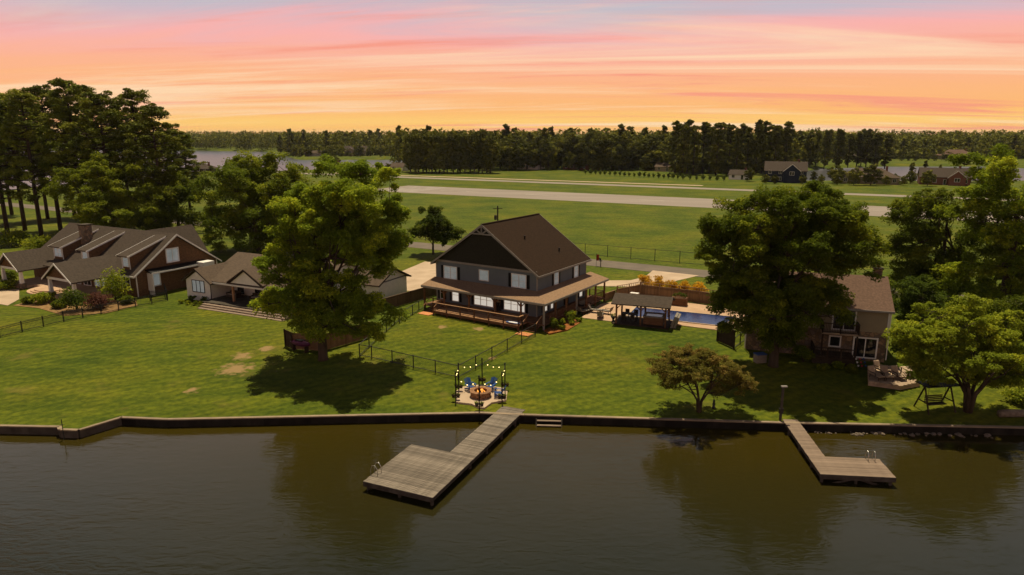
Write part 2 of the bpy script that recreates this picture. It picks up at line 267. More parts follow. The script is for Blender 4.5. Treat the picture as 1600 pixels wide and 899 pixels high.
M = dict(
    grass=grass_mat(),
    lake=water_mat('lake_water', (.034, .0245, .003), (.0078, .0122, .0082), 24, 50, .045),
    bay=mat('bay_water', (.05, .05, .045), (.04, .042, .04), .02, .28, spec=.5),
    pool=mat('pool_water', (.006, .028, .11), (.004, .019, .08), .5, .05, .02, 3, spec=.5),
    asphalt=mat('asphalt', (.17, .135, .10), (.13, .105, .08), .4, .9, .01, 20),
    runway=mat('runway', (.29, .24, .195), (.23, .19, .15), .05, .9, stretch=(.3, 2, 1)),
    runmark=mat('runway_paint', (.42, .37, .31), (.25, .21, .17), .3, .9),
    concrete=mat('concrete', (.50, .37, .25), (.40, .29, .19), .5, .9, .005, 20),
    patio=mat('patio_concrete', (.52, .34, .21), (.42, .27, .16), .6, .9),
    mulch=mat('mulch', (.34, .12, .03), (.20, .075, .02), 2.5, .95, .05, 15),
    soil=mat('soil', (.28, .17, .07), (.20, .11, .04), 2, .95, .03, 12),
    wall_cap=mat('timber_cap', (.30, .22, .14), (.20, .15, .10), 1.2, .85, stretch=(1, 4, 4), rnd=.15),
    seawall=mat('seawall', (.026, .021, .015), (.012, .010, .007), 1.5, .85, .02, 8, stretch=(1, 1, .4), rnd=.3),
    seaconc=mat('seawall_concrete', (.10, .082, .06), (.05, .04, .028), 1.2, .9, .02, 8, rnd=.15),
    dock=mat('dock_plank', (.275, .225, .17), (.08, .064, .048), 2.2, .85, .01, 12, stretch=(1, 7, 7), rnd=.28, det=8),
    dock2=mat('dock_plank_brown', (.28, .205, .145), (.17, .12, .085), 1.6, .85, .01, 12, stretch=(1, 7, 7), rnd=.14, det=8),
    dockwood=mat('dock_frame', (.085, .07, .055), (.04, .032, .024), 2, .85, rnd=.1),
    siding=mat('siding_grey', (.15, .168, .18), (.135, .152, .163), 1, .7, rows=.2),
    shake=mat('gable_shake', (.038, .034, .024), (.024, .022, .016), 6, .85, rows=.22),
    roof_brown=mat('shingle_brown', (.046, .027, .016), (.027, .017, .011), 5, .9, spec=.03, rows=.14, det=8),
    roof_porch=mat('shingle_porch', (.30, .19, .112), (.22, .138, .082), 5, .9, spec=.03, rows=.05, det=8),
    roof_grey=mat('shingle_grey', (.088, .067, .050), (.060, .047, .036), 4, .9, spec=.03, rows=.14, det=8),
    roof_tan=mat('shingle_tan', (.125, .090, .062), (.085, .062, .044), 4, .9, spec=.03, rows=.12, det=8),
    roof_red=mat('shingle_red', (.175, .108, .075), (.12, .075, .053), 5, .9, spec=.03, rows=.14, det=8),
    trim=mat('trim_grey', (.30, .27, .23), (.26, .23, .20), 2, .6),
    white=mat('trim_white', (.78, .73, .66), (.70, .66, .59), 2, .6),
    cream=mat('painted_brick', (.72, .68, .58), (.64, .60, .52), 2, .8, rows=.09),
    brown_shingle=mat('brown_shingle_wall', (.17, .09, .042), (.10, .053, .026), 3, .85, rows=.16, det=7, stretch=(1, 1, 2)),
    tan_siding=mat('tan_siding', (.30, .24, .15), (.27, .215, .135), 1, .7, rows=.2),
    black=mat('black_paint', (.010, .009, .008), (.007, .006, .006), 3, .5),
    darkmetal=mat('dark_metal', (.018, .016, .013), (.011, .01, .009), 3, .5, spec=.4),
    steel=mat('steel', (.55, .53, .5), (.45, .43, .4), 3, .3, metal=.9),
    wood=mat('stained_wood', (.20, .095, .045), (.11, .052, .026), 2, .8, stretch=(1, 1, 4), rnd=.2),
    woodlight=mat('cedar', (.27, .165, .085), (.16, .095, .048), 2, .8, stretch=(3, 3, .5), rnd=.22),
    woodlit=mat('wood_sunlit', (.42, .23, .11), (.30, .16, .08), 2, .8, rnd=.1),  # paler copy of the stained wood, sunlight put into its colour
    wooddark=mat('dark_stain', (.055, .036, .022), (.03, .02, .013), 2, .8, rnd=.2),
    fence_brown=mat('fence_brown', (.16, .10, .055), (.09, .058, .033), 2, .85, stretch=(3, 3, .5), rnd=.2),
    deckgrey=mat('weathered_deck', (.46, .33, .22), (.33, .235, .155), 2, .85, rnd=.15),
    glass_dark=mat('glass_dark', (.018, .018, .017), (.010, .010, .010), 1, .04, spec=.6),
    glass_blind_glow=mat('glass_blind_glow', (.46, .48, .46), (.20, .25, .20), .7, .10, spec=.6, emit=(.85, .95, 1.0), est=.11),  # blinds glow faintly to lift shaded panes; green tone imitates lawn reflection
    glass_lit=mat('glass_lit', (.7, .66, .56), (.5, .5, .44), 1.2, .15, spec=.6, emit=(1, .93, .8), est=.5),
    stone=stone_mat('fieldstone', [(.21, .13, .07), (.13, .085, .05), (.28, .18, .10), (.17, .12, .085)], 2.6),
    rock=mat('rock', (.24, .185, .13), (.12, .09, .065), 3, .9, .04, 6, rnd=.3),
    block=mat('fire_block', (.30, .155, .075), (.19, .10, .05), 4, .9, rnd=.2),
    bark=mat('bark', (.085, .060, .038), (.045, .032, .02), 3, .95, .03, 8, stretch=(1, 1, .3)),
    barkpine=mat('pine_bark', (.075, .05, .034), (.04, .028, .02), 3, .95, .03, 8, stretch=(1, 1, .3)),
    blue=mat('blue_plastic', (.035, .09, .26), (.03, .075, .22), 3, .45),
    purple=mat('purple_plastic', (.09, .02, .06), (.07, .015, .045), 3, .4),
    cushion=mat('cushion', (.27, .23, .18), (.20, .17, .13), 6, .9),
    orange=mat('door_mat', (.62, .26, .10), (.5, .2, .075), 6, .9),
    navy=mat('navy_siding', (.018, .024, .042), (.014, .019, .034), 2, .7),
    brick=mat('brick_wall', (.20, .085, .05), (.14, .06, .037), 4, .9),
    bulb=mat('bulb', (1, .8, .4), None, 1, .5, emit=(1.0, .72, .28), est=4.5),
    fire=mat('flame', (1, .4, .05), None, 4, .5, emit=(1.0, .36, .06), est=1.3),
    paint_white=mat('vehicle_white', (.6, .6, .58), (.56, .56, .54), 1, .25, spec=.5),
    red=mat('red', (.35, .04, .02), (.28, .03, .015), 3, .7),
    flower=mat('flower_red', (.5, .06, .05), (.35, .03, .04), 3, .7),
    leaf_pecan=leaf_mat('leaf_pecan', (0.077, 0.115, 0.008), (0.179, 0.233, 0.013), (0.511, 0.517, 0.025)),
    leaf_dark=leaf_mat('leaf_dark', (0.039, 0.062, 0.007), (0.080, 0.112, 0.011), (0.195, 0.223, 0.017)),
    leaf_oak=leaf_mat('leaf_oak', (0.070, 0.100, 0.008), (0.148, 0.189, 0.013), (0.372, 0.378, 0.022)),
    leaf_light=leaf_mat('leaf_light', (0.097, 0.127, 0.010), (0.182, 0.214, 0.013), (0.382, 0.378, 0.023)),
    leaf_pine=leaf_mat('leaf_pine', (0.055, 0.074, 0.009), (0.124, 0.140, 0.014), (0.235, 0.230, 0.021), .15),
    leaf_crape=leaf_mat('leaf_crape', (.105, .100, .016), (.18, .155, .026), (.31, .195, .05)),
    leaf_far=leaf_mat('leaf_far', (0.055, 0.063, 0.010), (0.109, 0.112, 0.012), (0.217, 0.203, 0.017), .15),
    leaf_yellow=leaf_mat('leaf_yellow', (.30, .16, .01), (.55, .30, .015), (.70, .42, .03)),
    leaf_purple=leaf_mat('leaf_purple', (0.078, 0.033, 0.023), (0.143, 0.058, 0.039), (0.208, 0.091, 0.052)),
)
# ------------------------------------------------------------------ ground, lake, roads
def build_ground():
    xs = np.unique(np.concatenate([np.arange(-4500, -900, 150), np.arange(-900, -110, 10), np.arange(-110, 110.1, 1.0), np.arange(110, 900, 10), np.arange(900, 4501, 150), SX[(SX > -110) & (SX < 110)]]))
    ts = np.concatenate([np.arange(0, 70, 1.0), np.arange(70, 1300, 9), np.arange(1300, 9000, 160)])
    X, T = np.meshgrid(xs, ts); Y = shore(X)+T; Z = ground(X, Y)
    nx, ny = len(xs), len(ts); V = np.stack([X, Y, Z], -1).reshape(-1, 3)
    i = np.arange(ny-1)[:, None]*nx+np.arange(nx-1)[None, :]; F = np.stack([i, i+1, i+nx+1, i+nx], -1).reshape(-1, 4)
    me = bpy.data.meshes.new('ground'); me.from_pydata(V.tolist(), [], F.tolist()); me.materials.append(M['grass']); me.polygons.foreach_set('use_smooth', [True]*len(me.polygons))
    struct(link('ground', me))
    struct(MB().add([(-4500, -3000, .38), (4500, -3000, .38), (4500, 90, .38), (-4500, 90, .38)], [(0, 1, 2, 3)]).build('lake', M['lake']))
    struct(MB().add([(-4500, 90, .38), (4500, 90, .38), (4500, 9000, .38), (-4500, 9000, .38)], [(0, 1, 2, 3)]).build('far_bay', M['bay']))
build_ground()
def sheet(name, pts, m, dz=.02, th=.3, z=None):
    P = [Vector((p[0], p[1], (LAND if z is None else z)+dz)) for p in pts]
    if sum((P[i].x*P[(i+1) % len(P)].y-P[(i+1) % len(P)].x*P[i].y) for i in range(len(P))) < 0: P = P[::-1]
    return struct(MB().ext([p-Vector((0, 0, th)) for p in P], (0, 0, th)).build(name, m))
def strip(name, a, b, wd, m, e0, e1, dz):     # long strip along a-b extended both ways
    a, b = Vector(a), Vector(b); d = (b-a).normalized(); nrm = Vector((-d.y, d.x)); A, B = a-d*e0, b+d*e1
    return sheet(name, [A-nrm*wd/2, B-nrm*wd/2, B+nrm*wd/2, A+nrm*wd/2], m, dz)
strip('road', (12.6, 112), (31.8, 101), 5.6, M['asphalt'], 260, 260, .03)
strip('runway', (-9.3, 248), (96.3, 191), 28, M['runway'], 45, 300, .03)
strip('taxiway', (-11.6, 313), (90.8, 257), 8, M['runway'], 300, 300, .04)
strip('airfield_track', (-60, 352), (60, 290), 3.5, M['concrete'], 40, 20, .05)
mk = Vector((96.3+9.3, 191-248, 0)).normalized()
for i in range(9):
    o = Vector((-9.3, 248, LAND+.045))+mk*(i*36-20); n_ = Vector((-mk.y, mk.x, 0)); struct(MB().ext([o-n_*.5, o+mk*18-n_*.5, o+mk*18+n_*.5, o+n_*.5], (0, 0, .006)).build('runway_marking', M['runmark']))
for i in range(8):
    n_ = Vector((-mk.y, mk.x, 0)); o = Vector((-9.3, 248, LAND+.045))-mk*40+n_*((i-3.5)*3.1); struct(MB().ext([o-n_*.9, o+mk*16-n_*.9, o+mk*16+n_*.9, o+n_*.9], (0, 0, .006)).build('runway_marking', M['runmark']))
sheet('driveway', [g(*p) for p in ((600, 436), (664, 409), (700, 412), (700, 440), (684, 452), (640, 455), (600, 452))], M['concrete'], .025)
sheet('driveway', [g(*p) for p in ((1020, 423), (1092, 431), (1062, 438), (1030, 446), (1000, 448.5), (962, 448), (915, 447), (915, 439), (985, 438.5), (1008, 433))], M['concrete'], .035)
# ------------------------------------------------------------------ vegetation
def quads_mesh(name, V, tint, m):
    n = len(V)//4; me = bpy.data.meshes.new(name); me.vertices.add(len(V)); me.vertices.foreach_set('co', V.astype(np.float32).ravel())
    me.loops.add(4*n); me.loops.foreach_set('vertex_index', np.arange(4*n, dtype=np.int32)); me.polygons.add(n)
    me.polygons.foreach_set('loop_start', np.arange(0, 4*n, 4, dtype=np.int32)); me.polygons.foreach_set('loop_total', np.full(n, 4, np.int32))
    a = me.attributes.new('tint', 'FLOAT', 'POINT'); a.data.foreach_set('value', np.repeat(tint, 4).astype(np.float32))
    me.update(); me.validate(); me.materials.append(m); return me
def nrmz(a): return a/np.maximum(np.linalg.norm(a, axis=1, keepdims=True), 1e-6)
def foliage(rng, C, Rr, per, size, squash=.75, aspect=.55, up=.5, ctint=None):
    N = len(C); idx = np.repeat(np.arange(N), per); n = len(idx)
    ax = nrmz(nrmz(C-C.mean(0)*[1, 1, .8])*[1, 1, .6]+rng.normal(size=(N, 3))*.5); st = .1+.7*rng.random(N)     # sprays reach outwards
    d = nrmz(rng.normal(size=(n, 3))); flip = (d[:, 2] < 0) & (rng.random(n) < .55); d[flip, 2] *= -1
    q = d*(.30+.72*rng.random(n)**.7)[:, None]; q += ax[idx]*((q*ax[idx]).sum(1)*st[idx])[:, None]; q[:, 2] *= squash
    P = C[idx]+q*Rr[idx][:, None]
    nm = nrmz(d*.6+rng.normal(size=(n, 3))*.65+np.array([0, 0, up])); t = nrmz(np.cross(nm, rng.normal(size=(n, 3)))); b = np.cross(nm, t)
    s = size*(.6+.8*rng.random(n))[:, None]
    V = np.stack([P-t*s*.5, P+b*s*aspect*.5+nm*s*.06, P+t*s*.5-nm*s*.12, P-b*s*aspect*.5+nm*s*.06], 1).reshape(-1, 3)
    ct = rng.random(N) if ctint is None else ctint
    tint = np.clip(ct[idx]*.6+.45*rng.random(n)*(.5+.5*(d[:, 2] > 0)), 0, 1)  # leaves on the upper half of clumps tinted lighter, imitating top light
    return V, tint
def spread(rng, ells, n, mind, shell=.3):
    out = []; vol = np.array([e[3]*e[4]*e[5] for e in ells]); vol = vol/vol.sum(); tries = 0
    while len(out) < n and tries < n*30:
        tries += 1; e = ells[rng.choice(len(ells), p=vol)]; d = rng.normal(size=3); d /= np.linalg.norm(d)
        p = np.array(e[:3])+d*np.array(e[3:6])*rng.random()**shell
        if all(np.sum((p-q)**2) > mind*mind for q in out): out.append(p)
    return np.array(out)
def limbs(rng, mb, C, trunk, r0, fork, nmain):
    top = trunk[-1]
    ends = C[rng.choice(len(C), min(nmain, len(C)), replace=False)]; paths = []
    for e in ends:
        s = trunk[0]+(top-trunk[0])*(fork+(1-fork)*.8*rng.random()); mid = s*.5+e*.5+np.array([0, 0, -.06*np.linalg.norm(e-s)])+rng.normal(size=3)*.25
        q1 = s*.75+mid*.25+np.array([0, 0, .1]); mb.tube([s, q1, mid, e], [r0*.42, r0*.36, r0*.24, r0*.07], 5); paths.append((q1, mid, e))
    allp = np.array([p for t in paths for p in t])
    for c in C:
        k = np.argmin(np.sum((allp-c)**2, 1)); a = allp[k]
        if np.linalg.norm(a-c) > .3: mb.tube([a, (a+c)/2+rng.normal(size=3)*.2, c], [r0*.13, r0*.09, r0*.03], 4)
def tree(name, label, base, ells, seed, ncl, cr, per, size, lm, r0, fork=.35, nmain=10, bark='bark', group=None, stems=1, trunk_top=None, shell=.35, squash=.75, lean=(0, 0), rz=0, up=.85, cat='tree'):
    """ells: crown lobes (cx,cy,cz,rx,ry,rz) relative to the base"""
    rng = np.random.default_rng(seed); root = thing(name, label, cat, base, rz, group)
    per = int(per*.62); B = spread(rng, ells, max(20, int(ncl/3.4)), cr*1.3, shell); dd = nrmz(rng.normal(size=(len(B)*8, 3))+[0, 0, .55]); dd[:, 2] *= .75
    br = cr*(1.1+.8*rng.random(len(B))); C = np.repeat(B, 8, 0)+dd*np.repeat(br, 8)[:, None]*(.55+.5*rng.random((len(dd), 1))); rad = cr*(.45+.5*rng.random(len(C))); ctint = np.clip(np.repeat(rng.random(len(B)), 8)*.7+.4*rng.random(len(C))-.05, 0, 1)
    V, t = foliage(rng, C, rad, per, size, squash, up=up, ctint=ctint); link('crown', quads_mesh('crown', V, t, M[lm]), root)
    zc = trunk_top or float(np.mean([e[2] for e in ells])); mb = MB()
    if stems == 1:
        tp = [np.array([lean[0]*k+.12*math.sin(k*5+seed)*k, lean[1]*k, -.3+zc*k]) for k in (0, .04, .3, .6, 1)]
        mb.tube(tp, [r0*1.5, r0*1.1, r0*.9, r0*.7, r0*.3], 9); limbs(rng, mb, B, [tp[0], tp[-1]], r0, fork, nmain)
    else:
        for i in range(stems):
            an = i*2*math.pi/stems+seed; o = np.array([math.cos(an), math.sin(an), 0]); tp = [np.array([0, 0, -.3])+o*r0*.4, o*r0*1.2+[0, 0, .35*zc], o*zc*.42+[0, 0, zc*.95]]
            mb.tube(tp, [r0*.75, r0*.55, r0*.25], 7); sub = B[[k for k in range(len(B)) if int(((math.atan2(B[k][1], B[k][0])-seed) % (2*math.pi))/(2*math.pi)*stems+.5) % stems == i]]
            if len(sub): limbs(rng, mb, sub, [tp[1], tp[2]], r0*.7, .2, 4)
    for k in range(len(C)):
        b_ = B[k//8]; mb.tube([b_, (b_+C[k])/2+rng.normal(size=3)*.08, C[k]], [r0*.06+.01, r0*.04+.008, .008], 3)
    mb.build('trunk', M[bark], root, True)
    return root
def lobes(base, L, Y=None, depth=1.0):
    """crown lobes surveyed in the photograph: (px, py, rx, ry[, shift in depth])"""
    out = []
    for l in L:
        dy = l[4] if len(l) > 4 else 0
        p = aty(l[0], l[1], base.y+dy); k = math.hypot(base.y+dy, CAM_H-p[2])/FPX*1.0
        out.append((p[0]-base.x, dy, p[2]-base.z, l[2]*k, l[2]*k*depth, l[3]*k))
    return out
def bush(name, label, base, r, h, lm, seed, group=None, n=14, per=70, size=.16, cat='shrub'):
    rng = np.random.default_rng(seed); root = thing(name, label, cat, base, 0, group)
    C = spread(rng, [(0, 0, h*.52, r*.75, r*.75, h*.4)], n, r*.25, .5); V, t = foliage(rng, C, np.full(len(C), r*.42), per, size, .8); V[:, 2] = np.maximum(V[:, 2], .02)
    link('foliage', quads_mesh('foliage', V, t, M[lm]), root); mb = MB()
    for c in C[:6]: mb.tube([(0, 0, -.1), tuple(c*.5), tuple(c)], [.03, .02, .01], 4)
    mb.build('stem', M['bark'], root)
    return root
# ------------------------------------------------------------------ building helpers
def mapper(face, v):
    return {'f': lambda s, n, z: (s, v-n, z), 'b': lambda s, n, z: (s, v+n, z), 'r': lambda s, n, z: (v+n, s, z), 'l': lambda s, n, z: (v-n, s, z)}[face]
def fbox(mb, mp, s0, s1, n0, n1, z0, z1):
    a, b = mp(s0, n0, z0), mp(s1, n1, z1); return mb.box(min(a[0], b[0]), max(a[0], b[0]), min(a[1], b[1]), max(a[1], b[1]), z0, z1)
def window(root, face, v, s0, s1, z0, z1, cols=1, rows=1, glass='glass_dark', frame='white', sh=0, name='window', fw=.09, shm='black', label=None):
    mp = mapper(face, v); mb = MB(); d = .07
    fbox(mb, mp, s0-fw, s0, 0, d, z0-fw, z1+fw); fbox(mb, mp, s1, s1+fw, 0, d, z0-fw, z1+fw)
    fbox(mb, mp, s0, s1, 0, d, z1, z1+fw); fbox(mb, mp, s0, s1, 0, d+.03, z0-fw, z0)
    cw = (s1-s0)/cols; ch = (z1-z0)/rows
    for i in range(1, cols): fbox(mb, mp, s0+i*cw-.04, s0+i*cw+.04, 0, d-.01, z0, z1)
    for j in range(1, rows):
        for i in range(cols): fbox(mb, mp, s0+i*cw+(.04 if i else 0), s0+(i+1)*cw-(.04 if i < cols-1 else 0), 0, d-.02, z0+j*ch-.02, z0+j*ch+.02)
    o = mb.build(name, M[frame], root)
    if label: o['label'] = label
    for i in range(cols):
        for j in range(rows):
            fbox(p := MB(), mp, s0+i*cw+(.04 if i else 0), s0+(i+1)*cw-(.04 if i < cols-1 else 0), .005, .022, z0+j*ch+(.02 if j else 0), z0+(j+1)*ch-(.02 if j < rows-1 else 0)); p.build('pane', M[glass], o)
    if sh:
        for a, b in ((s0-fw-.02-sh, s0-fw-.02), (s1+fw+.02, s1+fw+.02+sh)):
            q = MB(); fbox(q, mp, a, b, 0, .05, z0-fw, z1+fw); q.build('shutter', M[shm], root)
    return o
def slab(mb, pts, th):                          # roof panel: top polygon pushed down
    return mb.ext([Vector(p)-Vector((0, 0, th)) for p in pts], (0, 0, th))
def gable(mb, x0, x1, y0, y1, ze, zr, axis='x', oe=.45, og=.35, th=.16):
    if axis == 'x':
        ym = (y0+y1)/2; dz = (zr-ze)/(ym-y0)*oe
        slab(mb, [(x0-og, y0-oe, ze-dz), (x1+og, y0-oe, ze-dz), (x1+og, ym, zr), (x0-og, ym, zr)], th)
        slab(mb, [(x0-og, ym, zr), (x1+og, ym, zr), (x1+og, y1+oe, ze-dz), (x0-og, y1+oe, ze-dz)], th)
    else:
        xm = (x0+x1)/2; dz = (zr-ze)/(xm-x0)*oe
        slab(mb, [(x0-oe, y0-og, ze-dz), (xm, y0-og, zr), (xm, y1+og, zr), (x0-oe, y1+og, ze-dz)], th)
        slab(mb, [(xm, y0-og, zr), (x1+oe, y0-og, ze-dz), (x1+oe, y1+og, ze-dz), (xm, y1+og, zr)], th)
    return mb
def hip(mb, x0, x1, y0, y1, ze, zr, oe=.5, th=.16):
    x0 -= oe; x1 += oe; y0 -= oe; y1 += oe; k = min(x1-x0, y1-y0)/2
    if x1-x0 >= y1-y0: a, b = (x0+k, (y0+y1)/2, zr), (x1-k, (y0+y1)/2, zr)
    else: a, b = ((x0+x1)/2, y0+k, zr), ((x0+x1)/2, y1-k, zr)
    c = [(x0, y0, ze), (x1, y0, ze), (x1, y1, ze), (x0, y1, ze)]
    for pl in (([c[0], c[1], b, a], [c[1], c[2], b], [c[2], c[3], a, b], [c[3], c[0], a]) if x1-x0 >= y1-y0 else ([c[0], c[1], a], [c[1], c[2], b, a], [c[2], c[3], b], [c[3], c[0], a, b])): slab(mb, pl, th)
    return mb
def walls(mb, x0, x1, y0, y1, z0, z1, zr=None, axis='x'):
    mb.box(x0, x1, y0, y1, z0, z1-.17)
    z1 -= .18; zr = zr and zr-.18
    if zr:
        if axis == 'x': mb.ext([(x0, y0, z1), (x0, y1, z1), (x0, (y0+y1)/2, zr-.1)], (x1-x0, 0, 0))
        else: mb.ext([(x0, y0, z1), (x1, y0, z1), ((x0+x1)/2, y0, zr-.1)], (0, y1-y0, 0))
    return mb
def rake(mb, face, v, s0, s1, ze, zr, t=.05, w=.22):  # bargeboards of a gable
    mp = mapper(face, v); sm = (s0+s1)/2
    for a in (s0, s1):
        p = [mp(a, 0, ze), mp(sm, 0, zr), mp(sm, 0, zr-w*1.2), mp(a, 0, ze-w)]; n = Vector(mp(0, t, 0))-Vector(mp(0, 0, 0)); mb.ext(p, n)
    return mb
def steps(root, face, v, s0, s1, ztop, n, tread, m, name='step'):
    mp = mapper(face, v)
    for i in range(n):
        q = MB(); fbox(q, mp, s0, s1, i*tread, (i+1)*tread+.02, ztop-(i+1)*ztop/n-.05, ztop-(i+1)*ztop/n); q.build(name, M[m], root)
def railing(root, pts, h, m, posts=1.6, pm=None, balusters=0, cap='woodlit', bw=.03):
    for a, b in zip(pts[:-1], pts[1:]):
        a, b = Vector(a), Vector(b); n = max(1, int((b-a).length/posts+.5))
        MB().beam(a+Vector((0, 0, h)), b+Vector((0, 0, h)), .16, .05).build('rail', M[cap], root)
        MB().beam(a+Vector((0, 0, .12)), b+Vector((0, 0, .12)), .05, .07).build('rail', M[m], root)
        for i in range(n+1):
            p = a.lerp(b, i/n); MB().box(p.x-.06, p.x+.06, p.y-.06, p.y+.06, p.z-.02, p.z+h-.03).build('post', M[pm or m], root)
        if balusters:
            mb = MB(); k = int((b-a).length/balusters)
            for i in range(1, k):
                p = a.lerp(b, i/k); mb.box(p.x-bw/2, p.x+bw/2, p.y-bw/2, p.y+bw/2, p.z+.14, p.z+h-.03)
            tag(mb.build('balusters', M[m], root), kind='stuff')
# ------------------------------------------------------------------ main house
def main_house():
    H = thing('lake_house', 'two storey grey house with brown gable roof and wrap-around porch, in the middle', 'house', (2.82, 75.1, LAND), -.58)
    W, L, ze, zr, fl = 14.6, 12.0, 5.72, 10.68, .55
    wl = MB(); wl.box(-W, 0, 0, L, 0, ze-.17); wl.build('wall', M['siding'], H)
    q = MB().ext([(-W+.15, -.02, ze-.1), (-.15, -.02, ze-.1), (-W/2, -.02, zr-.3)], (0, L, 0)); q.build('gable_wall', M['shake'], H)
    gable(MB(), -W, 0, 0, L, ze, zr, 'y', .5, .45, .16).build('roof', M['roof_brown'], H)
    ridge = MB().beam((-W/2, -.46, zr+.02), (-W/2, L+.46, zr+.02), .3, .05); ridge.build('ridge_cap', M['roof_brown'], H)
    t = MB(); rake(t, 'f', -.46, -W-.5, .5, ze-.34, zr, .05, .24); t.build('bargeboard', M['trim'], H)
    t = MB(); rake(t, 'b', L+.46, -W-.5, .5, ze-.34, zr, .05, .24); t.build('bargeboard', M['trim'], H)
    MB().box(.44, .54, -.45, L+.45, ze-.55, ze-.33).build('gutter', M['trim'], H); MB().box(-W-.54, -W-.44, -.45, L+.45, ze-.55, ze-.33).build('gutter', M['trim'], H)
    MB().box(-W, 0, -.05, 0, ze-.14, ze+.1).build('frieze_board', M['trim'], H)
    for x in (-W-.03, -.09): MB().box(x, x+.12, -.035, 0, 0, ze-.14).build('corner_board', M['trim'], H)
    MB().box(0, .035, 0, .12, 0, ze-.3).build('corner_board', M['trim'], H)
    MB().box(0, .035, L-.12, L, 0, ze-.3).build('corner_board', M['trim'], H)
    t = MB(); z0 = zr-1.15; hw = 1.15*(W/2)/(zr-ze)     # gable truss ornament
    for a, b in (((-W/2-hw, -.5, z0), (-W/2+hw, -.5, z0)), ((-W/2, -.5, z0), (-W/2, -.5, zr-.15)), ((-W/2, -.5, z0), (-W/2-hw*.5, -.5, z0+.55)), ((-W/2, -.5, z0), (-W/2+hw*.5, -.5, z0+.55))): t.beam(a, b, .1, .15)
    t.build('gable_truss', M['trim'], H)
    for x, y in ((-4.3, 4.2), (-1.7, 8.0)):
        z = zr-(x+W/2)*(zr-ze)/(W/2); MB().lathe([(.09, -.1), (.09, .32), (.13, .33), (.13, .4)], (x, y, z), 8).build('roof_vent', M['black'], H)
    # upper windows
    window(H, 'f', 0, -13.3, -11.4, 3.62, 5.06, 2, 2, 'glass_blind_glow', sh=.38); window(H, 'f', 0, -7.95, -6.7, 4.0, 5.15, 1, 1, 'glass_blind_glow')
    window(H, 'f', 0, -3.35, -1.47, 3.75, 5.2, 2, 2, 'glass_blind_glow', sh=.38)
    window(H, 'r', 0, 3.85, 4.8, 3.65, 5.2, 1, 2, 'glass_blind_glow', sh=.36); window(H, 'r', 0, 8.8, 9.75, 3.65, 5.2, 1, 2, 'glass_blind_glow', sh=.36)
    # porch level
    window(H, 'f', 0, -13.95, -13.55, .95, 2.35, 1, 2, 'glass_dark', sh=.3); window(H, 'f', 0, -12.08, -11.16, .9, 2.35, 1, 2, 'glass_lit', sh=.34)
    window(H, 'f', 0, -8.73, -6.04, .9, 2.3, 3, 2, 'glass_lit', sh=.34); window(H, 'f', 0, -4.41, -1.63, .9, 2.35, 3, 2, 'glass_lit', sh=.34)
    window(H, 'f', 0, -5.45, -4.95, fl+.05, 2.5, 1, 1, 'glass_dark', 'wooddark', name='door')
    window(H, 'r', 0, 1.5, 2.2, .9, 2.2, 1, 2, 'glass_lit', sh=.3); window(H, 'r', 0, 3.1, 3.6, .9, 2.2, 1, 2, 'glass_lit'); window(H, 'r', 0, 6.3, 7.3, fl+.05, 2.5, 1, 1, 'glass_dark', 'wooddark', name='door')
    window(H, 'r', 0, 10.3, 11.0, .9, 2.2, 1, 2, 'glass_lit', sh=.3)
    # porch roof: front and right runs mitred at the near corner
    P, zt, zp, bk = 2.6, 3.58, 2.98, 13.3
    mb = MB(); slab(mb, [(-W-.3, -P, zp), (P, -P, zp), (.0, 0, zt), (-W-.3, 0, zt)], .14); slab(mb, [(P, -P, zp), (P, bk, zp), (0, bk, zt), (0, 0, zt)], .14); mb.build('porch_roof', M['roof_porch'], H)
    f = MB().box(-W-.3, P+.04, -P-.05, -P, zp-.26, zp-.02); f.build('fascia', M['trim'], H); MB().box(P, P+.05, -P+.01, bk, zp-.26, zp-.02).build('fascia', M['trim'], H)
    # floors, joists, posts
    MB().box(-W-.2, 2.4, -2.4, -.01, fl-.12, fl).build('porch_floor', M['wood'], H); MB().box(.01, 2.4, 0, 13.0, fl-.121, fl-.002).build('porch_floor', M['wood'], H)
    MB().box(-11.9, .2, -4.15, -2.41, fl-.12, fl).build('deck', M['woodlit'], H)
    MB().box(-11.9, .2, -4.2, -4.155, fl-.3, fl-.02).build('rim_joist', M['wood'], H)
    px = [-W-.05, -11.6, -7.9, -4.2, -.7]
    for x in px: MB().box(x-.09, x+.09, -2.36, -2.18, 0, zp-.14).build('porch_post', M['wood'], H)
    py = [-2.27, .3, 2.8, 5.3, 7.8, 10.3, 12.8]
    for y in py: MB().box(2.18, 2.36, y-.09, y+.09, -.1, zp-.14).build('porch_post', M['trim' if y in (-2.27, 5.3) else 'wood'], H)
    for x in px[1:]:
        for s in (-1, 1): MB().beam((x, -2.27, zp-.85), (x+s*.6, -2.27, zp-.22), .1, .1).build('brace', M['wood'], H)
    MB().box(-W, 2.3, -2.33, -2.2, zp-.34, zp-.15).build('beam', M['wood'], H); MB().box(2.2, 2.33, -2.2, 12.9, zp-.341, zp-.151).build('beam', M['wood'], H)
    for x in (-11.8, -9.8, -7.8, -5.8, -3.8, -1.8, .1): MB().box(x-.07, x+.07, -4.14, -4.0, -.25, fl-.12).build('deck_post', M['wood'], H)
    railing(H, [(-11.85, -2.5, fl), (-11.85, -4.07, fl), (.15, -4.07, fl), (.15, -2.5, fl)], .95, 'wood', 2.0)
    railing(H, [(2.27, -.9, fl), (2.27, 5.3, fl)], .9, 'wood', 2.5, balusters=.16, cap='wood'); railing(H, [(2.27, 7.8, fl), (2.27, 12.8, fl), (.2, 12.8, fl)], .9, 'wood', 2.5, balusters=.16, cap='wood')
    railing(H, [(-W-.05, -2.27, fl), (-12.0, -2.27, fl)], .9, 'wood', 1.5, cap='wood')
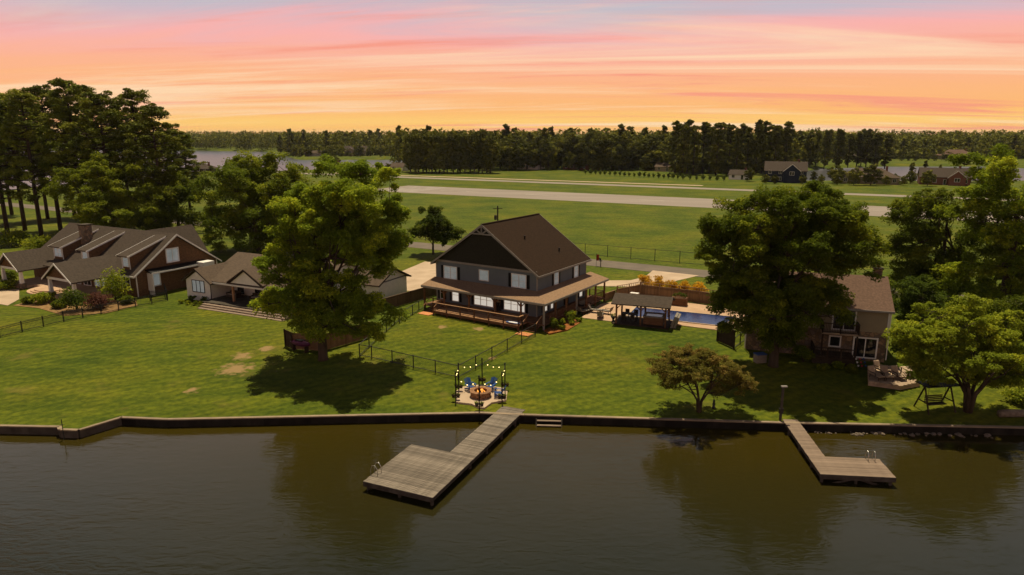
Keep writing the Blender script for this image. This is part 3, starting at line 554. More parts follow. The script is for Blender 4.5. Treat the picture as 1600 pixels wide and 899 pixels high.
    steps(H, 'f', -2.45, .45, 2.0, fl, 4, .3, 'wood'); steps(H, 'f', -2.45, -13.6, -12.1, fl, 4, .3, 'wood'); steps(H, 'r', 2.45, 5.6, 7.6, fl, 3, .32, 'wood')
    for x in (.4, 2.05): MB().beam((x, -2.4, fl+.95), (x, -3.7, .8), .06, .08).build('stair_rail', M['woodlit'], H); MB().box(x-.06, x+.06, -3.76, -3.64, -.2, .95).build('post', M['wooddark'], H)
    for x in (-13.65, -12.05): MB().beam((x, -2.4, fl+.95), (x, -3.7, .8), .06, .08).build('stair_rail', M['woodlit'], H)
    MB().tube([(2.43, -2.55, zp-.1), (2.43, -2.45, zp-.3), (2.43, -2.4, .05)], .05, 8).build('downspout', M['trim'], H)
    return H
HM = main_house()
def hl(x, y, z=0):   # main house frame -> world
    return HM.matrix_world @ Vector((x, y, z)) if False else Vector((2.82+math.cos(-.58)*x-math.sin(-.58)*y, 75.1+math.sin(-.58)*x+math.cos(-.58)*y, LAND+z))
# things kept on and under the deck
for i, (x, lab) in enumerate(((-2.3, 'white plastic tub under the deck nearest the right steps'), (-4.4, 'white plastic tub under the deck, left of the one nearest the right steps'), (-10.6, 'white plastic tub under the left end of the deck'))):
    q = MB().lathe([(.26, 0), (.32, .42), (.34, .42), (.34, .46), (.30, .46)], n=12); o = q.build('storage_tub', M['white']); o.location = hl(x, -3.2); tag(o, lab, 'tub')
t = thing('paddle_board', 'blue and white paddle board lying on the deck edge', 'board', hl(-.8, -3.7, .58), -.58)
P = [(1.15*math.cos(a)*.8, .33*math.sin(a)) for a in np.linspace(0, 2*math.pi, 20, endpoint=False)]
MB().ext([(x, y, 0) for x, y in P], (0, 0, .1)).build('board', M['blue'], t); MB().ext([(x*.7, y*.55, .101) for x, y in P], (0, 0, .012)).build('deck_pad', M['white'], t)
for p, lab in (((.9+.3, -4.6), 'orange door mat at the foot of the right porch steps'), ((-12.85, -4.2), 'orange door mat at the foot of the left porch steps')):
    q = MB(); q.box(-.85, .85, -.55, .55, 0, .03)
    for i in range(-8, 9): q.box(i*.1-.02, i*.1+.02, -.6, -.55, 0, .015)
    o = q.build('door_mat', M['orange']); v = hl(*p); o.location = (v.x, v.y, float(ground(v.x, v.y))+.03); o.rotation_euler = (0, 0, -.58); tag(o, lab, 'mat')
# ------------------------------------------------------------------ left shingled house
def left_house():
    H = thing('shingle_house', 'large brown shingled lakeside house with grey roofs and dormers, far left', 'house', (-49.04, 87.04, LAND), -.5)
    ze, zr, W, Ln = 3.2, 7.6, 12.5, 24.5
    walls(MB(), -Ln, 0, 0, W, -.2, ze, zr).build('wall', M['brown_shingle'], H)
    gable(MB(), -Ln, 0, 0, W, ze, zr, 'x', .5, .4).build('roof', M['roof_grey'], H)
    t = MB(); rake(t, 'r', .41, -.5, W+.5, ze-.35, zr); t.build('bargeboard', M['white'], H)
    MB().box(-Ln-.4, .4, -.56, -.5, ze-.55, ze-.33).build('gutter', M['white'], H)
    for y in (0, W-.14): MB().box(0, .04, y, y+.14, 0, ze-.1).build('corner_board', M['white'], H)
    window(H, 'r', 0, 4.7, 6.4, 3.9, 5.6, 2, 1, 'glass_blind_glow', fw=.14); window(H, 'r', 0, 2.1, 3.3, 1.1, 2.7, 1, 1, 'glass_blind_glow', fw=.14)
    mb = MB(); slab(mb, [(.0, 1.4, 3.42), (1.3, 1.4, 3.1), (1.3, 10.2, 3.1), (.0, 10.2, 3.42)], .14); mb.build('side_roof', M['black'], H); MB().box(1.3, 1.36, 1.4, 10.2, 2.9, 3.08).build('fascia', M['white'], H)
    MB().box(.0, 1.1, 1.6, 1.75, 0, 2.95).build('corner_board', M['white'], H)
    MB().box(.01, 1.1, 7.6, 10.0, 0, 2.9).build('side_bay', M['brown_shingle'], H)
    MB().box(.9, 2.3, 8.5, 10.3, 0, 3.4).build('white_chimney', M['white'], H)
    for x, w, n in ((-17.9, 2.3, 2), (-11.3, 1.7, 1), (-2.2, 1.7, 1)):       # shed dormers
        d = MB(); sl = (zr-ze)/(W/2); y1 = 5.6
        d.ext([(x-w/2, .35, ze+.25), (x-w/2, .35, 5.35), (x-w/2, y1, 7.15), (x-w/2, y1, ze+sl*y1-.1)], (w, 0, 0)); o = d.build('dormer', M['brown_shingle'], H)
        r = MB(); slab(r, [(x-w/2-.35, -.15, 5.30), (x+w/2+.35, -.15, 5.30), (x+w/2+.35, y1+.5, 7.42), (x-w/2-.35, y1+.5, 7.42)], .13); r.build('dormer_roof', M['roof_grey'], o)
        for s in (-1, 1): MB().beam((x+s*(w/2+.36), -.18, 5.2), (x+s*(w/2+.36), y1, 7.15), .05, .2).build('bargeboard', M['white'], o)
        MB().box(x-w/2-.02, x-w/2+.1, .3, .34, ze+.3, 5.2).build('corner_board', M['white'], o); MB().box(x+w/2-.1, x+w/2+.02, .3, .34, ze+.3, 5.2).build('corner_board', M['white'], o)
        window(H, 'f', .34, x-w/2+.3, x+w/2-.3, 3.9, 5.0, n, 2, 'glass_blind_glow')
    for x0, x1, yf, zp, nm in ((-9.9, -4.1, -5.6, 4.9, 1), (-23.6, -18.6, -4.6, 4.9, 2)):   # front porch wings
        e = 2.95; r = gable(MB(), x0, x1, yf, 3.2, e, zp, 'y', .45, .5); r.build('porch_roof', M['roof_grey'], H)
        rake(MB(), 'f', yf-.5, x0-.45, x1+.45, e-.3, zp).build('bargeboard', M['white'], H)
        MB().ext([(x0, yf, e-.1), (x1, yf, e-.1), ((x0+x1)/2, yf, zp-.2)], (0, .12, 0)).build('gable_wall', M['brown_shingle'], H)
        MB().box(x0-.1, x1+.1, yf-.06, yf+.2, e-.4, e-.1).build('beam', M['white'], H)
        for x in (x0+.2, x1-.2):
            for y in (yf+.15,) + ((-.6,) if x == x1-.2 else ()):
                MB().box(x-.35, x+.35, y-.35, y+.35, -.3, .75).build('pier', M['stone'], H)
                MB().ext([(x-.27, y-.27, .75), (x+.27, y-.27, .75), (x+.27, y+.27, .75), (x-.27, y+.27, .75)], (0, 0, .05)).build('pier_cap', M['white'], H)
                c = MB(); a, b = .22, .16; c.add([(x-a, y-a, .8), (x+a, y-a, .8), (x+a, y+a, .8), (x-a, y+a, .8), (x-b, y-b, e-.4), (x+b, y-b, e-.4), (x+b, y+b, e-.4), (x-b, y+b, e-.4)], [(3, 2, 1, 0), (4, 5, 6, 7), (0, 1, 5, 4), (1, 2, 6, 5), (2, 3, 7, 6), (3, 0, 4, 7)]); c.build('column', M['white'], H)
        MB().box(x0, x1, yf, -.02, -.3, .35).build('porch_floor', M['patio'], H)
    mb = MB(); slab(mb, [(-18.2, -1.8, 2.9), (-10.3, -1.8, 2.9), (-10.3, 0, 3.45), (-18.2, 0, 3.45)], .14); mb.build('porch_roof', M['roof_grey'], H)
    MB().box(-18.6, -9.9, -3.2, -.02, -.3, .36).build('porch_floor', M['patio'], H)
    for i in range(4):                                                       # half-round entrance steps
        rr = 2.4+.5*i; z = .36-.12*i
        MB().ext([(-14.2, -3.1, z-.16)]+[(-14.2+rr*math.cos(a), -3.1-rr*.8*math.sin(a), z-.16) for a in np.linspace(0, math.pi, 17)], (0, 0, .15)).build('round_step', M['patio'], H)
    for x in (-16.5, -13.5, -11): window(H, 'f', 0, x-.8, x+.8, .5, 2.6, 2, 3, 'glass_dark', name='french_door')
    for x in (-8.6, -7, -5.4): window(H, 'f', 0, x-.6, x+.6, .6, 2.5, 1, 2, 'glass_blind_glow')
    window(H, 'f', 0, -2.9, -1.3, .9, 2.5, 2, 2, 'glass_dark')
    c = MB().box(-16.9, -15.7, 3.0, 4.2, 5.0, 8.05); c.build('chimney', M['stone'], H); MB().box(-17.0, -15.6, 2.9, 4.3, 8.05, 8.2).build('chimney_cap', M['seaconc'], H)
    walls(MB(), -12.5, -6, W-.1, 15.5, 0, ze, 6.9, 'y').build('rear_wing_wall', M['brown_shingle'], H); gable(MB(), -12.5, -6, 8, 15.5, ze, 7.2, 'y', .4, .3).build('rear_wing_roof', M['roof_grey'], H)
left_house()
# ------------------------------------------------------------------ white cottage behind the pecan
def cottage():
    H = thing('white_cottage', 'low white painted cottage with tan roof and covered porch behind the big left tree', 'house', (-38.2, 84.3, LAND), -.45)
    walls(MB(), -4.3, 0, 0, 9, -.4, 2.75, 4.15, 'y').build('wing_wall', M['cream'], H); gable(MB(), -4.3, 0, 0, 9, 2.75, 4.25, 'y', .4, .35).build('wing_roof', M['roof_tan'], H)
    rake(MB(), 'f', -.36, -4.7, .4, 2.6, 4.25, .05, .16).build('bargeboard', M['wooddark'], H)
    window(H, 'f', 0, -3.15, -1.05, 1.15, 2.6, 3, 1, 'glass_blind_glow', 'wooddark', fw=.07)
    MB().lathe([(.28, 0), (.28, .05)], (0, 0, 0), 14).build('gable_vent', M['white'], H).matrix_local = Matrix.Translation((-2.15, 0, 3.45)) @ Matrix.Rotation(math.pi/2, 4, 'X')
    MB().box(0, 15, 3.4, 13.5, -.2, 2.75).build('wall', M['cream'], H); MB().ext([(14.99, 1, 2.75), (14.99, 14, 2.75), (14.99, 8, 4.95)], (-.3, 0, 0)).build('gable_wall', M['cream'], H)
    mb = MB(); slab(mb, [(-1.5, .2, 2.72), (15.4, .2, 2.72), (15.4, 8, 5.0), (-3.5, 8, 5.0)], .16); slab(mb, [(-3.5, 8, 5.0), (15.4, 8, 5.0), (15.4, 14.4, 2.7), (-3.5, 14.4, 2.7)], .16); mb.build('roof', M['roof_tan'], H)
    mb = MB(); xm, zg = 5.9, 4.75; slab(mb, [(2.9, .1, 2.95), (xm, .1, zg), (xm, 7.2, zg), (2.9, .9, 2.95)], .12); slab(mb, [(xm, .1, zg), (8.9, .1, 2.95), (8.9, .9, 2.95), (xm, 7.2, zg)], .12); mb.build('porch_gable_roof', M['roof_tan'], H)
    MB().ext([(3.3, .32, 2.8), (8.5, .32, 2.8), (xm, .32, zg-.22)], (0, .1, 0)).build('porch_gable', M['cream'], H); rake(MB(), 'f', .1, 2.9, 8.9, 2.85, zg).build('bargeboard', M['wooddark'], H)
    MB().box(0, 15.2, .14, .34, 2.42, 2.62).build('beam', M['cream'], H)
    for x in (3.7, 8.8, 13.5): MB().box(x-.11, x+.11, .14, .36, .45, 2.42).build('porch_post', M['woodlit'], H)
    MB().box(0.01, 15, -1.5, 3.39, -.3, .45).build('porch_floor', M['seaconc'], H)
    for i in range(3): MB().box(.6+.2*i, 14.8, -1.51-.5*(i+1), -1.51-.5*i, -.5, .45-.13*(i+1)).build('step', M['dock2'], H)
    window(H, 'f', 3.4, 4.2, 7.8, .5, 2.35, 4, 1, 'glass_dark', 'black', name='sliding_door'); window(H, 'f', 3.4, 10, 12.6, .5, 2.35, 3, 1, 'glass_dark', 'black', name='sliding_door'); window(H, 'f', 3.4, 1, 2.2, .5, 2.35, 1, 1, 'glass_dark', name='door')
    walls(MB(), 15, 20, 8.2, 14.3, -.2, 2.75).build('garage_wall', M['cream'], H); gable(MB(), 15, 20, 8.2, 14.3, 2.75, 4.2, 'x', .45, .4).build('garage_roof', M['roof_tan'], H)
    MB().ext([(19.95, 8.2, 2.75), (19.95, 14.3, 2.75), (19.95, 11.25, 4.1)], (.05, 0, 0)).build('gable_wall', M['cream'], H)
    rake(MB(), 'r', 20.41, 7.7, 14.8, 2.55, 4.2, .05, .18).build('bargeboard', M['wooddark'], H)
    MB().tube([(.12, -.1, 2.5), (.12, -.06, 2.2), (.12, -.06, .1)], .05, 6).build('downspout', M['wooddark'], H)
    # porch furniture in the shade
    for i, (x, y, r) in enumerate(((2.0, 1.8, 0), (6.0, 2.0, .3))):
        t = thing('patio_sofa', ('dark wicker sofa on the left half of the cottage porch', 'dark wicker sofa in the middle of the cottage porch')[i], 'sofa', Vector((-38.2+math.cos(-.45)*x-math.sin(-.45)*y, 84.3+math.sin(-.45)*x+math.cos(-.45)*y, LAND+.46)), -.45+r)
        MB().box(-.9, .9, -.4, .4, .05, .4).build('seat', M['wooddark'], t); MB().box(-.9, .9, .28, .42, .4, .85).build('backrest', M['wooddark'], t)
        for s in (-1, 1): MB().box(s*.82-.08, s*.82+.08, -.4, .28, .4, .62).build('armrest', M['wooddark'], t)
        MB().box(-.72, .72, -.38, .26, .41, .52).build('cushion', M['cushion'], t)
cottage()
# ------------------------------------------------------------------ right house
def right_house():
    H = thing('stone_house', 'two storey house of tan siding over fieldstone with reddish roof, on the right', 'house', (35.59, 62.14, 1.85), -.3)
    W = 12.6; D = 8.0; zm, ze, zr = 2.62, 5.02, 7.35
    MB().box(-W, 0, 0, D, -.3, zm).build('stone_wall', M['stone'], H)
    MB().box(-W-.02, .02, -.02, D+.02, zm, ze).build('wall', M['tan_siding'], H); MB().ext([(-.28, 0, ze), (-.28, D, ze), (-.28, D/2, zr-.1)], (.3, 0, 0)).build('gable_wall', M['tan_siding'], H)
    MB().ext([(-W, 0, ze), (-W, D, ze), (-W, D/2, zr-.1)], (.3, 0, 0)).build('gable_wall', M['tan_siding'], H)
    gable(MB(), -W, 0, 0, D, ze+.05, zr, 'x', .45, .3).build('roof', M['roof_red'], H)
    MB().box(-W-.3, .3, -.5, -.44, ze-.33, ze-.15).build('gutter', M['trim'], H); MB().box(-.12, .045, -.05, -.02, zm, ze-.1).build('corner_board', M['white'], H); MB().box(-.0, .05, -.02, .1, zm, ze-.1).build('corner_board', M['white'], H)
    window(H, 'f', -.02, -4.8, -2.95, 2.75, 4.85, 2, 1, 'glass_dark', name='sliding_door', fw=.13, label='upper sliding door with white frame'); window(H, 'f', 0, -2.75, -.85, .12, 1.95, 2, 1, 'glass_dark', name='sliding_door', fw=.13, label='lower sliding door with white frame')
    window(H, 'f', 0, -4.9, -4.05, 1.0, 1.9, 1, 1, 'glass_dark', fw=.12); window(H, 'f', -.02, -10.3, -8.9, 3.2, 4.6, 2, 2, 'glass_dark')
    MB().box(-5.9, -2.7, -1.5, -.03, 2.5, 2.62).build('balcony_floor', M['deckgrey'], H); railing(H, [(-5.85, -.1, 2.62), (-5.85, -1.45, 2.62), (-2.75, -1.45, 2.62), (-2.75, -.1, 2.62)], .95, 'wooddark', 1.6, balusters=.14, cap='wooddark')
    for x in (-5.8, -2.8): MB().box(x-.07, x+.07, -1.45, -1.31, -.1, 2.5).build('balcony_post', M['wooddark'], H)
    MB().box(-6.6, -2.95, -2.3, -.02, -.2, .45).build('lower_deck', M['wooddark'], H); railing(H, [(-6.55, -.1, .45), (-6.55, -2.25, .45), (-3.0, -2.25, .45)], .9, 'wooddark', 1.2, balusters=.14, cap='wooddark')
    MB().box(-.9, -.2, 4.2, 4.9, 5.6, 8.0).build('chimney', M['stone'], H); MB().box(-1.0, -.1, 4.1, 5.0, 8.0, 8.12).build('chimney_cap', M['seaconc'], H); MB().lathe([(.16, 0), (.14, .3)], (-.55, 4.55, 8.12), 8).build('chimney_pot', M['red'], H)
    MB().tube([(.12, -.2, 4.7), (.1, -.06, 4.5), (.1, -.06, 0)], .05, 6).build('downspout', M['white'], H)
    MB().tube([(-W-.1, -.2, 4.7), (-W-.08, -.06, 4.5), (-W-.08, -.06, 0)], .05, 6).build('downspout', M['white'], H)
right_house()
# ------------------------------------------------------------------ seawall, docks
def seawall(name, label, x0, x1, m, capm, pitch):
    root = thing(name, label, 'seawall', ((x0+x1)/2, float(shore((x0+x1)/2)), 0))
    xs = [x for x in SX if x0 < x < x1]; ks = sorted(set([x0, x1]+xs))
    for a, b in zip(ks[:-1], ks[1:]):
        A, B = Vector((a, shore(a), 0)), Vector((b, shore(b), 0)); n = max(1, int((B-A).length/pitch)); d = (B-A).normalized(); o = Vector((d.y, -d.x, 0))
        for i in range(n):
            p, q = A.lerp(B, i/n)-root.location, A.lerp(B, (i+1)/n)-root.location; dd = .02*(i % 2)
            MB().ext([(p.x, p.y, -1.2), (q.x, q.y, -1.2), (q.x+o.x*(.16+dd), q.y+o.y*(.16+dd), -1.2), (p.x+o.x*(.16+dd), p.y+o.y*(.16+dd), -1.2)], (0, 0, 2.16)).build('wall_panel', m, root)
        m2 = max(1, int((B-A).length/4.5))
        for i in range(m2):
            p, q = A.lerp(B, i/m2)-root.location, A.lerp(B, (i+1)/m2)-root.location; p += d*.01; u = -o*.08; v = o*.22
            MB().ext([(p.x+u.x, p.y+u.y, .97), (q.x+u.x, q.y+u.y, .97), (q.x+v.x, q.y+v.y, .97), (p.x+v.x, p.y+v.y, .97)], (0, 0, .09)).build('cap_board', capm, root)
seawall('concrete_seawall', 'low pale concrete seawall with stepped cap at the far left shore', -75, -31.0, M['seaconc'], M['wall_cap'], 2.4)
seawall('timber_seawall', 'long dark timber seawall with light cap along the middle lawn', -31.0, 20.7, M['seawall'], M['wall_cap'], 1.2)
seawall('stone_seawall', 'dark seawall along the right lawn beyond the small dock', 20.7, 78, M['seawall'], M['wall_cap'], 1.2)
def dock(name, label, corner, ax, length, walk_w, plat_w, plat_l, side, pm, step, ladder, flip=False):
    """local y runs from the lake end to the shore, x towards the platform's far side; planks lie across"""
    root = thing(name, label, 'dock', (corner[0], corner[1], 0), ax); zt = 1.05; s = side
    cache = {}
    def plank(x0, x1, y):
        k = round(abs(x1-x0), 3)
        if k not in cache: cache[k] = MB().box(-k/2, k/2, .006, step-.006, -.045, 0).mesh('plank', pm)
        o = link('plank', cache[k], root, ((x0+x1)/2+random.uniform(-.012, .012), y, zt+random.uniform(-.006, .004)))
    n = int(length/step)
    for i in range(n):
        y = i*step; plank(0, s*(plat_w if y < plat_l else walk_w), y)
    fr = MB(); lo, hi = sorted((0, s*plat_w)); wl, wh = sorted((0, s*walk_w))
    for a in ((lo+.02, lo+.07, .0, plat_l if s < 0 else length), (hi-.07, hi-.02, 0, length if s < 0 else plat_l), ): fr.box(a[0], a[1], a[2], a[3], zt-.30, zt-.05)
    fr.box((wl if s < 0 else wh-.07), (wl+.05 if s < 0 else wh-.02), plat_l, length, zt-.301, zt-.051)
    fr.box(lo, hi, -.03, .02, zt-.34, zt-.002); fr.box(lo+.08, hi-.08, plat_l-.06, plat_l-.01, zt-.28, zt-.05); fr.build('frame', M['dockwood'], root)
    for x, y in [(lo+.2, .25), (hi-.2, .25), ((lo+hi)/2, .25), (lo+.2, plat_l-.3), (hi-.2, plat_l-.3)]+[(q, yy) for yy in np.arange(plat_l+2.2, length-.5, 2.6) for q in (wl+.12, wh-.12)]:
        MB().lathe([(.11, -2.2), (.11, zt-.052)], (x, y, 0), 10).build('piling', M['dockwood'], root)
    for a, b in () if s < 0 else (((lo+.2, .22, .1), ((lo+hi)/2, .22, .75)), ((hi-.2, .22, .1), ((lo+hi)/2, .22, .75))): MB().beam(a, b, .05, .14).build('cross_brace', M['dockwood'], root)
    lx, ly, la = ladder; c, sn = math.cos(la), math.sin(la); T = lambda u, v, z: (lx+c*u-sn*v, ly+sn*u+c*v, zt+z)
    l = None
    for u in (-.22, .22):
        q = MB().tube([T(u, -.45, .0), T(u, -.42, .45), T(u, -.25, .68), T(u, -.02, .62), T(u, .1, .3), T(u, .12, -1.6)], .022, 6); o = q.build('ladder_rail', M['steel'], root, True)
    for z in (-.35, -.65, -.95): MB().tube([T(-.22, .12, z), T(.22, .12, z)], .018, 6).build('ladder_rung', M['steel'], root)
    return root
a, b, d, e = [Vector(at(*p, 1.05)) for p in ((644, 694), (574, 748), (676, 778), (820, 641))]
yd = (e-d).normalized(); ang = math.atan2(yd.y, yd.x)-math.pi/2
dock('l_shaped_dock', 'large weathered grey wooden dock with wide platform, in the middle', d, ang, (e-d).length+.3, 2.0, 5.15, 5.75, -1, M['dock'], .19, (-5.15, 1.2, math.pi/2))
a, b, c3 = [Vector(at(*p, 1.05)) for p in ((1224, 657), (1282, 741), (1398, 744))]
yd = (a-b).normalized(); ang2 = math.atan2(yd.y, yd.x)-math.pi/2
dock('small_dock', 'small brown wooden dock with side platform, on the right', b, ang2, (a-b).length+.4, 1.15, 4.75, 2.6, 1, M['dock2'], .19, (4.05, 2.6, 0))
ls = thing('shore_steps', 'small wooden steps down the seawall beside the large dock', 'steps', (1.9, 50.75, 0), -.06)
for i in range(2): MB().box(.1, 2.0, -.35*i-.3, -.35*i-.02, .70-.25*i, .75-.25*i).build('tread', M['dock2'], ls)
for x in (0.04, 2.06): MB().beam((x, .0, .8), (x, -.95, -.1), .06, .18).build('stringer', M['dockwood'], ls)
rs = random.Random(5)
rk = [MB() for _ in range(3)]
rmesh = []
for i in range(3):
    bm = bmesh.new(); bmesh.ops.create_icosphere(bm, subdivisions=2, radius=1)
    for v in bm.verts: v.co *= 1+.32*(rs.random()-.5); v.co.z *= .6
    me = bpy.data.meshes.new('rock'); bm.to_mesh(me); bm.free(); me.materials.append(M['rock']); rmesh.append(me)
for i in range(64):
    x = 23.3+13.5*rs.random()**1.1; y = float(shore(x))-.28-.55*rs.random()**2; s = .05+.17*rs.random()**2
    o = link('rock', rmesh[i % 3], None, (x, y, .40+.05*rs.random()), rs.random()*6); o.scale = (s*1.3, s, s); tag(o, 'pale shoreline rock at the foot of the right seawall', 'rock', 'rocks at the foot of the right seawall')
lp = thing('dock_post', 'tall slim wooden lamp post where the small dock meets the lawn', 'post', g(1219, 657), 0)
MB().box(-.08, .08, -.08, .08, -.3, 2.75).build('pole', M['dockwood'], lp); MB().box(-.16, .3, -.1, .1, 2.75, 2.86).build('lamp_head', M['trim'], lp); MB().box(-.15, .15, -.12, .12, .6, 1.0).build('outlet_box', M['darkmetal'], lp)
ip = thing('mooring_pole', 'thin black iron pole with cross arm beside the left seawall', 'pole', (-33.9, 47.9, 0)); MB().tube([(0, 0, -1), (0, 0, 2.0)], .03, 6).build('rod', M['darkmetal'], ip); MB().beam((-.18, 0, 1.55), (.18, 0, 1.55), .04, .04).build('cross_arm', M['darkmetal'], ip)
# ------------------------------------------------------------------ fire pit terrace
fc = g(757, 611); fz = float(ground(fc.x, fc.y))
fp = sheet('fire_pit_terrace', [at(*p, fz+.08) for p in ((712, 611), (724, 604), (752, 601), (786, 606), (793, 611), (791, 625), (768, 629), (757, 637), (747, 636), (737, 631), (713, 628))], M['concrete'], .08, .4, fz)
ctr = Vector(at(751, 613.5, fz+.4)); ctr.z = fz+.08
pit = thing('fire_pit', 'hexagonal brown block fire pit burning on the lakeside terrace', 'fire pit', ctr)
for c in range(3):
    for k in range(12):
        a = (k+.5*(c % 2))*math.pi/6; o = link('block', bpy.data.meshes.get('fire_block') or MB().box(-.19, .19, -.13, .13, 0, .15).mesh('fire_block', M['block']), pit, (.72*math.cos(a), .72*math.sin(a), .155*c), a+math.pi/2)
for k in range(12):
    a = k*math.pi/6; o = link('cap_stone', bpy.data.meshes.get('cap_stone') or MB().box(-.22, .22, -.19, .19, 0, .07).mesh('cap_stone', M['block']), pit, (.74*math.cos(a), .74*math.sin(a), .467), a+math.pi/2)
MB().lathe([(.55, .02), (.55, .3), (.1, .36)], n=14).build('ember_bed', M['black'], pit)
rs = random.Random(3)
for k in range(7):
    a = rs.random()*6.28; r = .36*rs.random(); h = .12+.2*rs.random(); x, y = r*math.cos(a), r*math.sin(a)
    MB().tube([(x, y, .32), (x+.04, y, .32+h*.5), (x-.02, y+.03, .32+h)], [.09, .07, .008], 6).build('flame', M['fire'], pit, True)
for k in range(5):
    a = k*1.26; MB().tube([(.4*math.cos(a), .4*math.sin(a), .34), (-.2*math.cos(a+.5), -.2*math.sin(a+.5), .44)], .05, 6).build('log', M['wooddark'], pit)
def adirondack(loc, rz, label):
    t = thing('adirondack_chair', label, 'chair', loc, rz, 'blue chairs around the fire pit')   # faces -y
    for i in range(5): MB().beam((-.22+.11*i, .22, .32), (-.26+.13*i, .62, 1.02-.05*abs(i-2)), .1, .025).build('back_slat', M['blue'], t)
    for i in range(5): MB().box(-.27, .27, -.32+.11*i, -.225+.11*i, .38-.022*i, .40-.022*i).build('seat_slat', M['blue'], t)
    for s in (-1, 1):
        MB().box(s*.34-.07, s*.34+.07, -.36, .38, .56, .585).build('armrest', M['blue'], t); MB().box(s*.31-.02, s*.31+.02, -.33, -.25, 0, .56).build('leg', M['blue'], t)
        MB().beam((s*.29, -.34, .34), (s*.29, .55, .04), .03, .12).build('leg', M['blue'], t)
    return t
for (px, py, lab) in ((735.5, 610, 'blue slatted chair on the left side of the fire pit'), (767, 609.5, 'blue slatted chair behind the fire pit on its right'), (779, 620, 'blue slatted chair on the right side of the fire pit by the pole')):
    p = Vector(at(px, py, fz+.08)); d = ctr-p; adirondack(p, math.atan2(d.x, -d.y), lab)
posts = [(712.5, 627, 581), (717, 612, 568), (753.5, 601, 560.5), (789, 609.5, 568), (784.5, 628.5, 582), (749, 641, 588)]
tops = []
plab = ['left front', 'left rear', 'middle rear', 'right rear', 'right front', 'lakeside']
for i, (px, py, ty) in enumerate(posts):
    p = g(px, py); h = aty(px, ty, p.y)[2]-p.z; t = thing('light_pole', 'black string light pole with planters, %s of the fire pit terrace' % plab[i], 'pole', p)
    MB().box(-.05, .05, -.05, .05, -.3, h).build('pole', M['black'], t); MB().box(-.075, .075, -.075, .075, h, h+.03).build('cap', M['black'], t)
    s = .36 if i < 5 else .3; hb = .55
    for a in range(2):
        MB().lathe([(.11, 0), (.16, .22), (.18, .22), (.18, .25), (.14, .25)], ((-.2, .2)[a]*(1 if i != 2 else .9), -.06, .35), 10).build('planter', M['wooddark'], t)
    MB().beam((-.32, 0, .33), (.32, 0, .33), .1, .04).build('planter_arm', M['black'], t)
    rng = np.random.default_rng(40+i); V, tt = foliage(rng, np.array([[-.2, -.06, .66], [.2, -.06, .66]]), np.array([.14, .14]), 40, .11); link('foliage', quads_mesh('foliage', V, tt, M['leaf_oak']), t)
    tops.append(p+Vector((0, 0, h-.08)))
ob = bmesh.new(); bmesh.ops.create_icosphere(ob, subdivisions=2, radius=.04); bme = bpy.data.meshes.new('bulb'); ob.to_mesh(bme); ob.free(); bme.materials.append(M['bulb'])
for i in range(6):
    if i == 5 or i == 4: sag = .75
    else: sag = .35
    A, B = tops[i], tops[(i+1) % 6]; t = thing('string_light', 'sagging bulb string between the %s and %s light poles' % (plab[i], plab[(i+1) % 6]), 'string lights', A)
    n = max(4, int((B-A).length/.62)); pts = [(B-A)*(k/n)-Vector((0, 0, sag*4*(k/n)*(1-k/n))) for k in range(n+1)]; MB().tube(pts, .012, 4).build('cable', M['black'], t)
    for k in range(1, n): MB().lathe([(.02, -.09), (.025, 0)], tuple(pts[k]), 6).build('socket', M['black'], t); link('bulb', bme, t, pts[k]-Vector((0, 0, .13)))
# ------------------------------------------------------------------ fences
def mesh_fence(name, label, pts, h=1.25, gap=2.6, m='darkmetal', mesh=True, pickets=False, group=None):
    pts = [Vector((p[0], p[1], 0)) for p in pts]; root = thing(name, label, 'fence', (pts[0].x, pts[0].y, float(ground(pts[0].x, pts[0].y))), 0, group); O = root.location
    G = lambda p: Vector((p.x, p.y, float(ground(p.x, p.y))))-O
    wires = MB()
    for a, b in zip(pts[:-1], pts[1:]):
        n = max(1, int((b-a).length/gap+.5))
        for i in range(n):
            p, q = G(a.lerp(b, i/n)), G(a.lerp(b, (i+1)/n))
            for zz in ((h-.05, .12) if not pickets else (h-.12, .15, h-.3)): MB().beam(p+Vector((0, 0, zz)), q+Vector((0, 0, zz)), .05, .05).build('rail', M[m], root)
            ln = (q-p).length
            if mesh:
                k = int(ln/.17)
                for j in range(-int(h/.17), k):
                    s0, s1 = j*.17, j*.17+h; c0, c1 = max(0, s0), min(ln, s1)
                    if c1 <= c0: continue
                    for up in (0, 1):
                        z0 = (c0-s0) if not up else h-(c0-s0); z1 = (c1-s0) if not up else h-(c1-s0)
                        u = p.lerp(q, c0/ln)+Vector((0, 0, z0)); v = p.lerp(q, c1/ln)+Vector((0, 0, z1)); wires.add([u, v, v+Vector((0, 0, .012)), u+Vector((0, 0, .012))], [(0, 1, 2, 3)])
            if pickets:
                k = int(ln/.13)
                for j in range(1, k): r = p.lerp(q, j/k); wires.box(r.x-.009, r.x+.009, r.y-.009, r.y+.009, r.z+.08, r.z+h)
        for i in range(n+1):
            if i == n and b is not pts[-1]: continue
            p = G(a.lerp(b, i/n)); MB().box(p.x-.045, p.x+.045, p.y-.045, p.y+.045, p.z-.2, p.z+h+.04).build('post', M[m], root)
    if wires.v: tag(wires.build('pickets' if pickets else 'wire_mesh', M[m], root), kind='stuff')
    return root
W_ = lambda L: [g(*p) for p in L]
mesh_fence('yard_fence', 'black wire fence round the small lawn below the deck', W_([(628, 498), (562, 557), (581, 560), (716, 591), (836, 524)]), 1.25, 2.5)
mesh_fence('iron_fence', 'long black picket fence crossing the left lawn', W_([(-30, 535), (0, 528), (100, 503), (262, 470)]), 1.2, 2.2, mesh=False, pickets=True)
